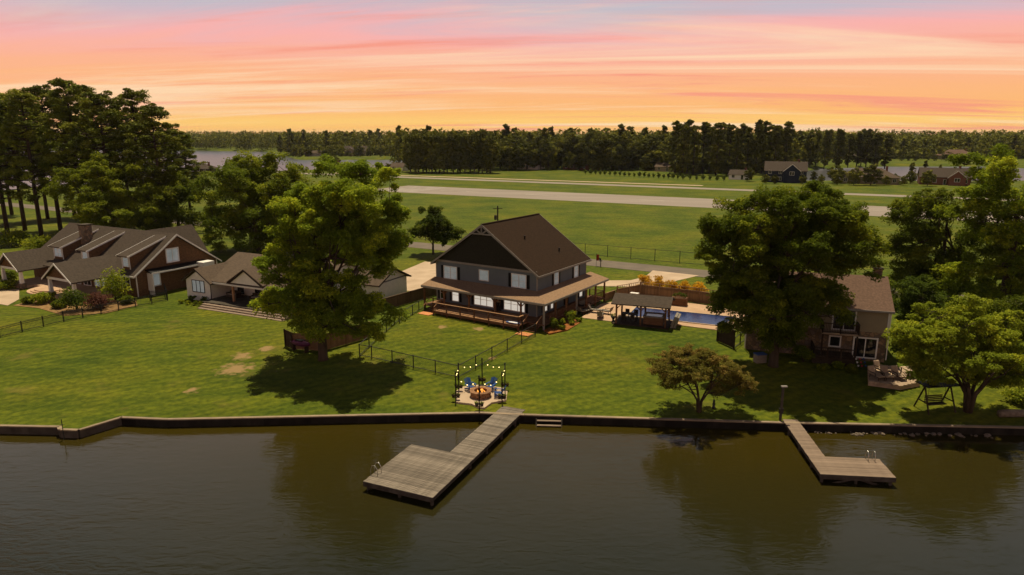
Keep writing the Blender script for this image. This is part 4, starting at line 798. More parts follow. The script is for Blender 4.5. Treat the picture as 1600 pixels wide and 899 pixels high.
mesh_fence('iron_fence', 'short black picket fence below the brown shingled house', W_([(235, 470), (262, 468), (258, 458)]), 1.3, 1.8, mesh=False, pickets=True)
mesh_fence('airfield_fence', 'tall wire fence along the far side of the road', [Vector((-40, 148)), Vector((12.9, 119)), Vector((120, 60.5))], 2.0, 4.2, 'darkmetal', mesh=False)
mesh_fence('yard_fence', 'black wire fence beside the right house under the big tree', W_([(1147, 545), (1165, 531), (1200, 536)]), 1.2, 2.0)
mesh_fence('yard_fence', 'black wire gate fence at the left end of the porch', W_([(624, 505), (664, 480)]), 1.2, 2.0)
def board_fence(name, label, pts, h, m, pw=.15, cap=None, trellis=False, gap=2.4):
    pts = [Vector((p[0], p[1], 0)) for p in pts]; root = thing(name, label, 'fence', (pts[0].x, pts[0].y, LAND)); O = root.location; pk = MB().box(-pw/2+.004, pw/2-.004, -.012, .012, 0, h-.05).mesh('picket', M[m])
    for a, b in zip(pts[:-1], pts[1:]):
        d = (b-a).normalized(); an = math.atan2(d.y, d.x); ln = (b-a).length; n = int(ln/pw); nr = Vector((-d.y, d.x, 0))
        for i in range(n):
            p = a+d*(i+.5)*pw; link('picket', pk, root, Vector((p.x, p.y, float(ground(p.x, p.y))+.03+random.uniform(-.012, .012)))-O, an+random.uniform(-.02, .02))
        k = max(1, int(ln/gap+.5))
        for i in range(k+1):
            p = a.lerp(b, i/k)-nr*.08; z = float(ground(p.x, p.y))-O.z; p -= O; MB().box(p.x-.055, p.x+.055, p.y-.055, p.y+.055, z-.2, z+h+(.42 if trellis else .05)).build('post', M[m], root)
        z0 = lambda p, z: Vector((p.x-O.x, p.y-O.y, float(ground(p.x, p.y))-O.z+z))
        for zz in (.3, h-.3): MB().beam(z0(a-nr*.05, zz), z0(b-nr*.05, zz), .04, .09).build('rail', M[m], root)
        if cap: MB().beam(z0(a, h), z0(b, h), .14, .04).build('cap_rail', M[cap], root)
        if trellis:
            MB().beam(z0(a, h+.38), z0(b, h+.38), .09, .05).build('top_rail', M[m], root)
            for i in range(int(ln/.4)): p = z0(a+d*(i*.4+.2), h+.02); MB().box(p.x-.02, p.x+.02, p.y-.02, p.y+.02, p.z, p.z+.34).build('spindle', M[m], root)
    return root
board_fence('board_fence', 'dark brown board fence between the white cottage and the main house', W_([(578, 492), (680, 462)])+[g(700, 455)], 1.5, 'fence_brown', .16, 'fence_brown')
board_fence('privacy_fence', 'cedar privacy fence enclosure behind the big left tree trunk', W_([(458, 546), (505, 549), (577, 528)]), 1.75, 'woodlight', .16)
board_fence('privacy_fence', 'dark end panel of the cedar fence enclosure', W_([(447, 541), (458, 546.5)]), 1.8, 'wooddark', .16)
board_fence('pool_fence', 'wooden pool fence with open lattice top in front of yellow shrubs', W_([(963, 470), (1000, 463), (1092, 474), (1180, 488)]), 1.55, 'woodlight', .17, 'woodlight', True)
board_fence('pool_fence', 'low wooden fence by the rear porch steps', W_([(945, 472), (962, 466)]), 1.1, 'woodlight', .17, 'woodlight')
board_fence('slat_gate', 'dark slatted wooden screen at the right end of the pool', W_([(1121, 533), (1147, 545)]), 1.9, 'wooddark', .2, 'wooddark')
k = thing('kayak', 'purple kayak leaning at the cedar fence by the big left tree', 'kayak', g(470, 549, .1), -.5); prof = [(.02, -1.4), (.2, -1.0), (.33, -.4), (.35, 0), (.33, .4), (.2, 1.0), (.02, 1.4)]
o = MB().lathe(prof, n=10).build('hull', M['purple'], k, True); o.rotation_euler = (0, math.pi/2, 0); o.location = (0, 0, .75); MB().box(-.5, .5, -.22, .22, 1.02, 1.1).build('cockpit', M['black'], k); 
for x in (-.8, .8): MB().box(x-.05, x+.05, -.25, .25, -.1, .5).build('stand', M['wooddark'], k)
# ------------------------------------------------------------------ pool yard
sheet('pool_patio', [g(*p) for p in ((908, 497), (957, 503), (1062, 509), (1122, 517), (1165, 512), (1185, 492), (1092, 476), (1000, 465), (962, 471), (938, 476))], M['patio'], .05, .4)
FL, FR, NR_, NL = [Vector(at(*p, LAND+.08)) for p in ((994, 480.5), (1150, 496), (1128, 509.5), (981, 493.5))]
pool = thing('swimming_pool', 'long dark blue swimming pool behind the pavilion', 'pool', (FL+FR+NR_+NL)/4); O = pool.location
q = MB(); cc = sum((FL, FR, NR_, NL), Vector())/4
for A, B in ((FL, FR), (FR, NR_), (NR_, NL), (NL, FL)):
    oa, ob_ = A+(A-cc).normalized()*.45, B+(B-cc).normalized()*.45; q.ext([A-O, B-O, ob_-O, oa-O], (0, 0, .05))
q.build('coping', M['concrete'], pool); MB().ext([FL-O-Vector((0, 0, .02)), NL-O-Vector((0, 0, .02)), NR_-O-Vector((0, 0, .02)), FR-O-Vector((0, 0, .02))], (0, 0, .03)).build('water', M['pool'], pool)
def pavilion():
    p0, p1 = g(962.5, 506), g(1039, 513.5); d = (p1-p0).normalized(); an = math.atan2(d.y, d.x); Wd = (p1-p0).length; Dp = 3.3
    T = thing('pool_pavilion', 'dark wooden pavilion with shingled gable roof beside the pool', 'pavilion', p0, an)
    MB().box(-.4, Wd+.4, -.3, Dp+.3, -.1, .1).build('floor', M['wooddark'], T)
    for x in (0, Wd/2, Wd):
        for y in (0, Dp):
            MB().box(x-.09, x+.09, y-.09, y+.09, .1, 2.4).build('post', M['wood'], T)
            for s in (-1, 1):
                if (x == 0 and s < 0) or (x == Wd and s > 0): continue
                MB().beam((x, y, 1.75), (x+s*.55, y, 2.32), .09, .09).build('brace', M['wood'], T)
    for y in (0, Dp): MB().box(-.35, Wd+.35, y-.08, y+.08, 2.4, 2.6).build('beam', M['wood'], T)
    for x in (0, Wd/2, Wd): MB().box(x-.07, x+.07, .08, Dp-.08, 2.401, 2.58).build('tie_beam', M['wood'], T)
    gable(MB(), -.2, Wd+.2, 0, Dp, 2.62, 3.2, 'x', .5, .35, .12).build('roof', M['roof_grey'], T)
    MB().ext([(Wd+.2, 0, 2.6), (Wd+.2, Dp, 2.6), (Wd+.2, Dp/2, 3.08)], (.05, 0, 0)).build('gable_wall', M['wood'], T); MB().box(Wd+.02, Wd+.08, 1.4, Dp-.1, .9, 2.4).build('side_screen', M['wood'], T)
    L2 = lambda x, y, z=.1: p0+Vector((math.cos(an)*x-math.sin(an)*y, math.sin(an)*x+math.cos(an)*y, z))
    h = thing('hot_tub', 'square wooden hot tub under the right half of the pavilion', 'hot tub', L2(Wd*.74, 1.5), an)
    MB().box(-1.1, 1.1, -1.0, 1.0, 0, .85).build('cabinet', M['wood'], h); q = MB()
    for a in ((-1.15, 1.15, -1.05, -.8), (-1.15, 1.15, .8, 1.05), (-1.15, -.9, -.8, .8), (.9, 1.15, -.8, .8)): q.box(*a, .85, .95)
    q.build('shell_rim', M['cushion'], h); MB().box(-.9, .9, -.8, .8, .85, .88).build('water', M['pool'], h)
    t = thing('patio_table', 'dark dining table under the left half of the pavilion', 'table', L2(Wd*.22, 1.9), an); MB().box(-.9, .9, -.5, .5, .70, .75).build('table_top', M['wooddark'], t)
    for x in (-.8, .8):
        for y in (-.4, .4): MB().box(x-.04, x+.04, y-.04, y+.04, 0, .70).build('leg', M['wooddark'], t)
    for i, (x, y, r) in enumerate(((-.5, -.95, math.pi), (.5, -.95, math.pi), (-.5, .95, 0), (.5, .95, 0))):
        c = thing('dining_chair', 'dark dining chair at the %s of the pavilion table' % ('front left', 'front right', 'back left', 'back right')[i], 'chair', L2(Wd*.22+x, 1.9+y), an+r, 'chairs at the pavilion table')
        MB().box(-.24, .24, -.24, .24, .42, .47).build('seat', M['wooddark'], c); MB().box(-.24, .24, .2, .25, .47, .95).build('backrest', M['wooddark'], c)
        for sx in (-.2, .2):
            for sy in (-.2, .2): MB().box(sx-.025, sx+.025, sy-.025, sy+.025, 0, .42).build('leg', M['wooddark'], c)
    v = thing('tub_cover', 'folded pale grey hot tub cover leaning at the right side of the pavilion', 'cover', L2(Wd+.75, 1.2, .02), an)
    MB().ext([(-.25, -1.0, .0), (.05, -1.0, 0), (.45, -1.0, 1.3), (.2, -1.0, 1.35)], (0, 2.0, 0)).build('panel', M['cushion'], v); MB().ext([(.10, -1.0, .0), (.35, -1.0, 0), (.70, -1.0, 1.2), (.50, -1.0, 1.27)], (0, 2.0, 0)).build('panel', M['cushion'], v)
    for y in (-.6, .6): MB().beam((.3, y, 0), (.62, y, 1.1), .04, .04).build('lift_arm', M['darkmetal'], v)
pavilion()
def lounger(loc, rz, label, m='cushion', fm='darkmetal', group=None, back=.9):
    t = thing('patio_lounger', label, 'chair', loc, rz, group)
    MB().box(-.33, .33, -.7, .5, .30, .35).build('frame', M[fm], t); MB().box(-.31, .31, -.68, .5, .351, .43).build('seat_cushion', M[m], t)
    MB().ext([(-.31, .5, .36), (-.31, .62, .36), (-.31, .62+.25, back+.04), (-.31, .5+.27, back)], (.62, 0, 0)).build('back_cushion', M[m], t)
    for x in (-.3, .3):
        for y in (-.62, .45): MB().box(x-.025, x+.025, y-.025, y+.025, 0, .30).build('leg', M[fm], t)
        MB().box(x*1.2-.03, x*1.2+.03, -.3, .6, .56, .6).build('armrest', M[fm], t); MB().box(x*1.2-.02, x*1.2+.02, -.3, -.26, .3, .56).build('arm_support', M[fm], t)
for i, (px, py, r) in enumerate(((912, 491, 2.2), (930, 489, 1.2), (947, 491, -2.2), (938, 497, 2.9))): lounger(g(px, py, .05), r, 'grey cushioned patio chair %s' % ('nearest the porch steps', 'at the back of the patio seating group', 'nearest the pavilion', 'at the front of the patio seating group')[i], 'cushion', group='chairs on the pool patio')
s = thing('porch_swing_seat', 'cushioned glider sofa on the patio beside the porch flower bed', 'sofa', g(914, 483, .05), .9)
MB().box(-.8, .8, -.35, .35, .25, .45).build('seat', M['cushion'], s); MB().box(-.8, .8, .25, .4, .45, .95).build('backrest', M['cushion'], s)
for x in (-.8, .8): MB().box(x-.05, x+.05, -.4, .4, 0, .65).build('side_frame', M['darkmetal'], s)
pb = thing('planter_box', 'reddish wooden bar box in front of the pool fence', 'planter', g(1061, 477.5, .05), -.45); MB().box(-.95, .95, -.5, .5, 0, .95).build('box', M['wood'], pb)
for z in (.2, .5, .8): MB().box(-.97, .97, -.52, -.5, z-.02, z+.1).build('slat', M['wood'], pb)
V, tt = foliage(np.random.default_rng(8), np.array([[-.5, 0, 1.2], [.1, .1, 1.3], [.6, 0, 1.2]]), np.array([.4, .45, .4]), 90, .16); link('foliage', quads_mesh('foliage', V, tt, M['leaf_dark']), pb)
gt = thing('side_table', 'white metal table in front of the left end of the pool fence', 'table', g(991, 469, .05), -.5); MB().box(-.55, .55, -.3, .3, .85, .9).build('table_top', M['white'], gt); MB().box(-.5, .5, -.26, .26, .3, .34).build('shelf', M['white'], gt)
for x in (-.5, .5):
    for y in (-.25, .25): MB().box(x-.03, x+.03, y-.03, y+.03, 0, .85).build('leg', M['white'], gt)
pt = thing('flower_pot', 'dark urn planter on the patio left of the pavilion', 'planter', g(958, 503, .05)); MB().lathe([(.18, 0), (.1, .2), (.26, .5), (.3, .52), (.3, .58), (.22, .58)], n=12).build('urn', M['black'], pt); V, tt = foliage(np.random.default_rng(9), np.array([[0, 0, .75]]), np.array([.3]), 60, .14); link('foliage', quads_mesh('foliage', V, tt, M['leaf_oak']), pt)
pl = thing('sun_lounger', 'low dark lounger on the far pool edge by the big right tree', 'lounger', g(1118, 487, .05), -.45); MB().box(-.95, .95, -.32, .32, .22, .28).build('bed', M['wood'], pl); MB().beam((.5, 0, .3), (1.0, 0, .62), .6, .05).build('backrest', M['wood'], pl)
for x in (-.85, .85):
    for y in (-.28, .28): MB().box(x-.03, x+.03, y-.03, y+.03, 0, .22).build('leg', M['wood'], pl)
# ------------------------------------------------------------------ right neighbour's yard
dk = [(1356, 573), (1386, 571), (1410, 575), (1438, 597), (1408, 603), (1357, 596)]
dz = float(ground(37, 59))
dp = [Vector(at(*p, dz+.3)) for p in dk]; root = thing('garden_deck', 'low weathered garden deck in front of the right house', 'deck', (dp[0].x, dp[0].y, dz)); O = root.location
MB().ext([p-O-Vector((0, 0, .4)) for p in dp][::-1], (0, 0, .28)).build('base', M['deckgrey'], root)
xs_ = [p.x for p in dp]; ys_ = [p.y for p in dp]; PP = [(p.x, p.y) for p in dp]
for y in np.arange(min(ys_), max(ys_), .2):
    xx = np.linspace(min(xs_), max(xs_), 120); ins = in_poly(xx, np.full(120, y+.1), PP)
    if ins.any(): a, b = xx[ins].min(), xx[ins].max(); MB().box(a-O.x, b-O.x, y+.008-O.y, y+.192-O.y, .26-.10, .30).build('plank', M['deckgrey'], root)
for i, (px, py, r, lab) in enumerate(((1369, 592, .2, 'wooden lounge chair at the left front of the garden deck'), (1385, 592, -.1, 'wooden lounge chair in the middle of the garden deck'), (1404, 592, .1, 'wooden armchair near the right front of the garden deck'), (1378, 583, .3, 'wooden lounge chair at the back of the garden deck'))):
    p = Vector(at(px, py, dz+.3)); lounger(p, r, lab, 'deckgrey', 'wooddark', 'chairs on the garden deck')
tb = thing('garden_table', 'square slatted table at the right end of the garden deck', 'table', Vector(at(1421, 588, dz+.3)), .1); 
for i in range(6): MB().box(-.6, .6, -.6+.2*i+.01, -.6+.2*i+.19, .7, .74).build('slat', M['deckgrey'], tb)
for x in (-.5, .5):
    for y in (-.5, .5): MB().box(x-.04, x+.04, y-.04, y+.04, 0, .7).build('leg', M['wooddark'], tb)
pt = thing('flower_stand', 'rack of potted flowers beside the lower deck of the right house', 'planter', g(1347, 578)); 
for i in range(3):
    MB().box(-.5, .5, .25*i, .25*i+.22, .25+.25*i, .28+.25*i).build('shelf', M['wooddark'], pt)
    for x in (-.35, 0, .35): MB().lathe([(.06, 0), (.09, .14)], (x, .25*i+.1, .28+.25*i), 8).build('pot', M[('white', 'flower', 'blue')[int((x+.4)*3) % 3]], pt)
sw = thing('garden_swing', 'dark wooden A-frame garden swing under the light green tree', 'swing', g(1460, 640), .15)
for x in (-1.2, 1.2):
    for s in (-1, 1): MB().beam((x, s*.85, -.05), (x*.95, 0, 2.05), .09, .09).build('leg', M['wooddark'], sw)
    MB().beam((x, -.5, .8), (x, .5, .8), .06, .08).build('crossbar', M['wooddark'], sw)
MB().beam((-1.35, 0, 2.1), (1.35, 0, 2.1), .1, .12).build('top_beam', M['wooddark'], sw); MB().box(-1.5, 1.5, -.75, .75, 2.2, 2.26).build('canopy', M['black'], sw); MB().box(-.8, .8, -.3, .25, .5, .56).build('seat', M['wooddark'], sw)
for i in range(4): MB().box(-.8, .8, .26, .3, .6+.15*i, .7+.15*i).build('back_slat', M['wooddark'], sw)
for x in (-.75, .75): MB().tube([(x, 0, .55), (x, 0, 2.05)], .012, 4).build('chain', M['darkmetal'], sw)
st = thing('garden_statue', 'small dark garden ornament on the lawn right of the bronze tree', 'statue', g(1115, 638)); MB().lathe([(.16, 0), (.16, .1), (.1, .14), (.13, .4), (.08, .52), (.1, .62), (.06, .74), (.01, .78)], n=10).build('figure', M['darkmetal'], st, True)
bn = thing('storage_bin', 'grey storage bin with blue lid under the big right tree', 'bin', g(1187, 566), .2); MB().box(-.5, .5, -.35, .35, 0, .8).build('body', M['cushion'], bn); MB().box(-.53, .53, -.38, .38, .8, .88).build('lid', M['blue'], bn)
lg = MB().tube([(-1.6, 0, 0), (-.5, .03, .02), (1.5, 0, 0)], [.3, .33, .28], 10).build('log', M['rock'], None, True); lg.location = g(1592, 652, .3); tag(lg, 'pale fallen log lying at the far right edge of the lawn', 'log')
# ------------------------------------------------------------------ road side
up = thing('utility_pole', 'dark utility pole with transformer behind the main house roof', 'pole', aty(778, 400, 128)*[1, 1, 0]+[0, 0, LAND]); zt = aty(778, 322, 128)[2]-LAND; MB().tube([(0, 0, -.5), (0, 0, zt)], [.17, .12], 8).build('pole', M['wooddark'], up); MB().lathe([(.22, 0), (.26, .1), (.26, .8), (.15, .9)], (-.42, 0, zt-2.6), 10).build('transformer', M['dockwood'], up); MB().beam((-.9, 0, zt-.5), (.9, 0, zt-.5), .09, .11).build('crossarm', M['wooddark'], up); MB().beam((-.42, 0, zt-1.9), (0, 0, zt-1.9), .08, .1).build('bracket', M['darkmetal'], up)
mbx = thing('mailbox', 'black mailbox on a post at the road behind the main house', 'mailbox', g(938.5, 417)); MB().box(-.06, .06, -.06, .06, -.2, 1.15).build('post', M['black'], mbx); MB().ext([(-.13+.13*math.cos(a)+.13-.13, -.3, 1.3+.14*math.sin(a)) for a in np.linspace(0, math.pi, 9)]+[(-.26, -.3, 1.12), (0, -.3, 1.12)], (0, .6, 0)).build('box', M['black'], mbx); MB().beam((-.3, 0, .95), (.25, 0, .95), .06, .1).build('arm', M['black'], mbx)
fl = thing('garden_flag', 'small red garden flag on a thin pole left of the mailbox', 'flag', g(931.5, 416)); MB().tube([(0, 0, -.2), (0, 0, 2.1)], .025, 6).build('pole', M['darkmetal'], fl); MB().box(.03, .42, -.008, .008, .9, 1.9).build('cloth', M['red'], fl)
tr = thing('pickup_truck', 'white pickup truck parked behind the right house', 'truck', Vector((aty(1359, 440, 88)[0], 88, LAND)), 2.75)
bm = MB(); bm.ext([(-2.7, -.95, .55), (2.7, -.95, .55), (2.75, -.95, 1.0), (1.35, -.95, 1.12), (.75, -.95, 1.75), (-.75, -.95, 1.78), (-.95, -.95, 1.15), (-2.75, -.95, 1.15)], (0, 1.9, 0)); bm.build('body', M['paint_white'], tr)
MB().ext([(1.22, -.97, 1.15), (.70, -.97, 1.66), (.05, -.97, 1.68), (.05, -.97, 1.15)], (0, 1.94, 0)).build('side_window', M['glass_dark'], tr); MB().ext([(-.02, -.97, 1.15), (-.02, -.97, 1.68), (-.68, -.97, 1.68), (-.82, -.97, 1.18)], (0, 1.94, 0)).build('side_window', M['glass_dark'], tr); MB().box(-2.6, -1.05, -.8, .8, 1.151, 1.17).build('bed_liner', M['black'], tr); MB().ext([(1.36, -.8, 1.16), (1.36, .8, 1.16), (.80, .8, 1.70), (.80, -.8, 1.70)], (.03, 0, .03)).build('windscreen', M['glass_dark'], tr)
for x in (-1.75, 1.75):
    for y in (-.86, .86):
        o = MB().lathe([(.2, -.12), (.38, -.12), (.40, -.08), (.40, .08), (.38, .12), (.2, .12)], n=16).build('wheel', M['black'], tr); o.rotation_euler = (math.pi/2, 0, 0); o.location = (x, y, .4)
# ------------------------------------------------------------------ far houses
def far_house(name, label, px, py, Y, W, D, h, rz, wallm, roofm, kind='gable', rise=2.2, wing=None, storeys=1, garage=False):
    b = aty(px, py, Y); T = thing(name, label, 'house', (b[0], Y, LAND), rz); ax = 'x'
    walls(MB(), -W/2, W/2, 0, D, -.5, h, h+rise if kind == 'gable' else None, 'x').build('wall', M[wallm], T)
    (gable(MB(), -W/2, W/2, 0, D, h, h+rise, 'x') if kind == 'gable' else hip(MB(), -W/2, W/2, 0, D, h, h+rise)).build('roof', M[roofm], T)
    for s in range(storeys):
        n = max(2, int(W/3.6))
        for i in range(n):
            x = -W/2+W*(i+.5)/n
            if s == 0 and i == n//2: window(T, 'f', 0, x-.5, x+.5, .1, 2.2, 1, 1, 'glass_dark', name='door')
            elif s == 0 and garage and i < 2: window(T, 'f', 0, x-1.2, x+1.2, .1, 2.3, 1, 1, 'white', 'trim', name='garage_door')
            else: window(T, 'f', 0, x-.6, x+.6, .9+2.8*s, 2.3+2.8*s, 2, 1, 'glass_dark')
    if wing:
        wx, ww, wd, wr = wing; walls(MB(), wx-ww/2, wx+ww/2, -wd, .1, -.5, h-.05, h+wr, 'y').build('wing_wall', M[wallm], T); gable(MB(), wx-ww/2, wx+ww/2, -wd, D/2, h-.04, h+wr, 'y').build('wing_roof', M[roofm], T); rake(MB(), 'f', -wd-.36, wx-ww/2-.45, wx+ww/2+.45, h-.35, h+wr).build('bargeboard', M['white'], T)
        window(T, 'f', -wd, wx-.9, wx+.9, h-1.9, h-.5, 2, 1, 'glass_dark')
    MB().box(W*.28, W*.28+.8, D*.5, D*.5+.8, h, h+rise+.9).build('chimney', M['brick'], T)
    return T
far_house('lake_home', 'dark blue two storey house with gabled front beyond the runway', 1226, 287, 300, 17, 11, 5.2, -.35, 'navy', 'roof_grey', rise=3.6, wing=(2.5, 6.5, 2.5, 2.8), storeys=2)
far_house('lake_home', 'house with broad tan hip roof behind round trees beyond the runway', 1358, 290, 290, 22, 13, 2.8, -.4, 'tan_siding', 'roof_tan', 'hip', 3.6)
far_house('lake_home', 'brick house with grey roof and front gable, far right beyond the runway', 1475, 292, 285, 18, 11, 3.4, -.45, 'brick', 'roof_grey', rise=3.4, wing=(4, 6, 2.5, 2.6))
far_house('lake_home', 'small white cottage left of the dark blue house', 1152, 284, 318, 8, 7, 2.5, -.5, 'white', 'roof_grey', rise=1.9)
far_house('lake_home', 'low grey roofed house half hidden by pines beyond the shrub row', 1042, 270, 385, 14, 9, 2.7, -.5, 'tan_siding', 'roof_tan', rise=2.0)
far_house('lake_home', 'low ranch house with pale hip roof beneath the dark trees beyond the runway', 903, 266, 405, 19, 10, 2.7, -.5, 'brick', 'roof_tan', 'hip', 2.4)
far_house('lake_home', 'brown roofed house with garage beneath the trees left of the ranch house', 824, 268, 410, 14, 9, 2.7, -.5, 'white', 'roof_red', rise=2.1, garage=True)
far_house('boat_pavilion', 'small white gabled lake pavilion left of the columnar trees', 620, 269, 392, 8, 7, 2.5, -.3, 'white', 'roof_tan', rise=2.0)
far_house('lake_home', 'low brown house on the near shore behind the big left tree', 515, 270, 400, 10, 8, 2.4, -.3, 'tan_siding', 'roof_red', rise=1.8)
far_house('boathouse', 'dark low boathouse on the lake edge at the far left', 306, 273, 372, 15, 10, 2.2, -.2, 'wooddark', 'roof_grey', 'hip', 2.6)
far_house('lake_home', 'large pale house on the wooded peninsula across the lake', 557, 246, 650, 22, 12, 5, .1, 'tan_siding', 'roof_grey', rise=4, wing=(-5, 8, 3, 3), storeys=2)
far_house('lake_home', 'small grey house at the peninsula tip across the lake', 489, 247, 640, 14, 9, 3, .1, 'trim', 'roof_tan', rise=2.2)
far_house('lake_home', 'white house with boathouse across the right-hand bay', 1245, 254, 560, 16, 9, 4, -.1, 'white', 'roof_tan', rise=2.4)
far_house('lake_home', 'tan house with wide hip roof on the green bank, far right', 1497, 255, 560, 24, 14, 3.2, -.2, 'tan_siding', 'roof_red', 'hip', 4.6)
far_house('lake_home', 'low grey house among shore trees across the right-hand bay', 1340, 257, 555, 16, 9, 2.6, 0, 'trim', 'roof_grey', rise=2.0)
# ------------------------------------------------------------------ trees
def T_(name, label, px, py, L, **k):
    b = g(px, py); depth = k.pop('depth', 1.0); return tree(name, label, b, lobes(b, L, depth=depth), **k)
T_('pecan_tree', 'big broad leafy tree with trunk on the left lawn, before the white cottage', 505, 562, [(545, 325, 82, 72), (490, 345, 55, 55), (590, 370, 48, 62, 1), (470, 425, 55, 60, -1), (455, 470, 40, 38, 0), (575, 490, 42, 50, -.5), (515, 490, 62, 48, -1), (610, 440, 26, 30, 1), (505, 270, 20, 22), (560, 268, 25, 20), (500, 420, 50, 60, 2)],
   seed=1, ncl=330, cr=.92, per=400, size=0.235, lm='leaf_pecan', r0=.42, fork=.3, nmain=16, trunk_top=13.5, shell=.42)
T_('pecan_tree', 'big broad leafy tree left of the right house, beside the pool', 1208, 572, [(1225, 355, 105, 58), (1140, 400, 50, 62, 0), (1300, 390, 56, 62, 1), (1210, 450, 90, 68, -1), (1160, 490, 45, 48, -1), (1270, 480, 55, 48, 0), (1215, 520, 40, 32, -1), (1270, 318, 52, 28, 1), (1180, 325, 45, 26), (1115, 385, 26, 34)],
   seed=15, ncl=470, cr=.88, per=400, size=0.225, lm='leaf_pecan', r0=.42, fork=.3, nmain=16, trunk_top=13, shell=.42)
T_('oak_tree', 'dense round tree behind the white cottage, left of the big pecan', 402, 392, [(400, 305, 78, 58), (345, 335, 28, 42), (455, 310, 34, 45), (400, 355, 70, 32), (375, 265, 28, 24), (425, 262, 30, 24)],
   seed=3, ncl=260, cr=1.45, per=260, size=0.38, lm='leaf_oak', r0=.55, fork=.25, trunk_top=13, shell=.4)
T_('shade_tree', 'small round dark tree beside the driveway behind the main house', 677, 398, [(677, 352, 30, 26), (662, 368, 20, 18), (694, 370, 18, 18)], seed=4, ncl=110, cr=.8, per=260, size=0.28, lm='leaf_dark', r0=.2, trunk_top=5, shell=.45)
T_('broad_tree', 'tall leafy tree with open crown at the right edge', 1560, 505, [(1565, 290, 60, 55), (1600, 340, 55, 70), (1520, 330, 38, 50), (1560, 400, 60, 55), (1610, 430, 50, 60), (1500, 440, 30, 40), (1580, 465, 55, 40)], seed=5, ncl=240, cr=1.0, per=300, size=0.26, lm='leaf_pecan', r0=.4, nmain=14, trunk_top=15, shell=.4)
T_('broad_tree', 'open-crowned leafy tree behind the right house, left of the edge tree', 1462, 480, [(1440, 330, 36, 42), (1420, 385, 30, 32), (1470, 370, 34, 45), (1445, 430, 40, 34), (1490, 420, 30, 40), (1420, 450, 26, 26)], seed=6, ncl=150, cr=1.0, per=300, size=0.26, lm='leaf_oak', r0=.32, nmain=12, trunk_top=12, shell=.4)
T_('light_green_tree', 'spreading light green tree with several stems near the right shore', 1512, 644, [(1500, 540, 85, 40), (1440, 520, 42, 30), (1570, 550, 50, 42), (1510, 500, 60, 26), (1550, 590, 40, 28), (1455, 570, 36, 26)], seed=7, ncl=230, cr=.62, per=280, size=0.175, lm='leaf_light', r0=.28, stems=6, trunk_top=4.4, shell=.4, squash=.6)
T_('bronze_tree', 'small bronze-leaved tree with thin crown on the lawn by the right shore', 1092, 644, [(1085, 576, 66, 28), (1040, 584, 34, 26), (1145, 594, 44, 26), (1090, 553, 40, 16), (1168, 604, 22, 16)], seed=8, ncl=300, cr=.40, per=120, size=.13, lm='leaf_crape', r0=.16, stems=5, trunk_top=2.8, shell=.5, squash=.6)
T_('broad_tree', 'yellow-green leafy tree behind the brown shingled house', 170, 385, [(150, 290, 60, 42), (115, 305, 36, 38), (200, 300, 45, 40), (135, 262, 30, 24), (235, 325, 42, 34), (170, 335, 80, 28)], seed=9, ncl=190, cr=1.35, per=260, size=0.36, lm='leaf_light', r0=.4, trunk_top=11, shell=.4)
T_('broad_tree', 'mid green tree between the shingled house and the dense round tree', 268, 380, [(270, 320, 36, 36), (300, 345, 28, 26), (245, 345, 30, 28)], seed=10, ncl=70, cr=1.6, per=320, size=0.36, lm='leaf_oak', r0=.3, trunk_top=8, shell=.4)
T_('broad_tree', 'leafy tree at the far right behind the light green tree', 1592, 560, [(1600, 500, 40, 40), (1570, 510, 25, 26), (1620, 540, 40, 40)], seed=12, ncl=60, cr=1.0, per=320, size=0.22, lm='leaf_oak', r0=.25, trunk_top=5)
T_('shade_tree', 'dark tree between the right house and the open-crowned tree', 1425, 520, [(1425, 475, 30, 28), (1440, 500, 26, 24), (1410, 490, 14, 20)], seed=13, ncl=60, cr=.9, per=300, size=0.22, lm='leaf_dark', r0=.2, trunk_top=4)
# pines ------------------------------------------------------------
def pine_proto(seed, H, per=170, size=.75, ncl=44, lm='leaf_pine', start=.42, spreadr=.17, cl=.05):
    rng = np.random.default_rng(seed); root = thing('pine_tree', 'pine', 'tree', (0, 0, LAND)); C = []; mb = MB()
    mb.tube([(0, 0, -.5), (0, 0, H*.3), (rng.normal()*.2, rng.normal()*.2, H*.65), (0, 0, H*.97)], [H*.014, H*.011, H*.008, H*.002], 7)
    for k in range(ncl):
        t = start+(1-start)*(k+rng.random())/ncl; r = H*spreadr*(1-((t-start)/(1-start))**2.2*.75)*(.35+.75*rng.random())*(.55 if t < start+.1 else 1)
        a = k*2.4+rng.normal()*.5; c = np.array([r*math.cos(a), r*math.sin(a), H*t+.04*H*rng.normal()*.5+r*.12]); C.append(c)
        z0 = c[2]-r*.25; mb.tube([(0, 0, z0), (c[0]*.5, c[1]*.5, z0+r*.02), tuple(c)], [H*.0042, H*.003, H*.001], 4)
    C.append(np.array([0, 0, H*.97])); C = np.array(C)
    V, t = foliage(rng, C, H*cl*(.6+.6*rng.random(len(C))), per, size, .6, .38, up=.6); link('crown', quads_mesh('crown', V, t, M[lm]), root); mb.build('trunk', M['barkpine'], root, True); return root
pp = [pine_proto(21, 30, 150, .5, 95, start=.34, spreadr=.18, cl=.034), pine_proto(22, 33, 150, .5, 105, start=.28, spreadr=.17, cl=.034), pine_proto(23, 28, 150, .5, 85, start=.40, spreadr=.2, cl=.036)]
PL = 'tall dark pine in the grove behind the brown shingled house'; PG = 'pines of the left grove'
spots = [(6, 150, 150), (30, 141, 138), (62, 138, 150), (100, 128, 140), (128, 137, 155), (152, 148, 137), (182, 160, 158), (205, 142, 142), (235, 168, 134), (262, 195, 146), (-25, 140, 140), (-60, 135, 150), (48, 165, 170), (90, 150, 175), (218, 178, 168), (285, 212, 150), (140, 160, 175), (10, 170, 165), (-10, 158, 180)]
used = set()
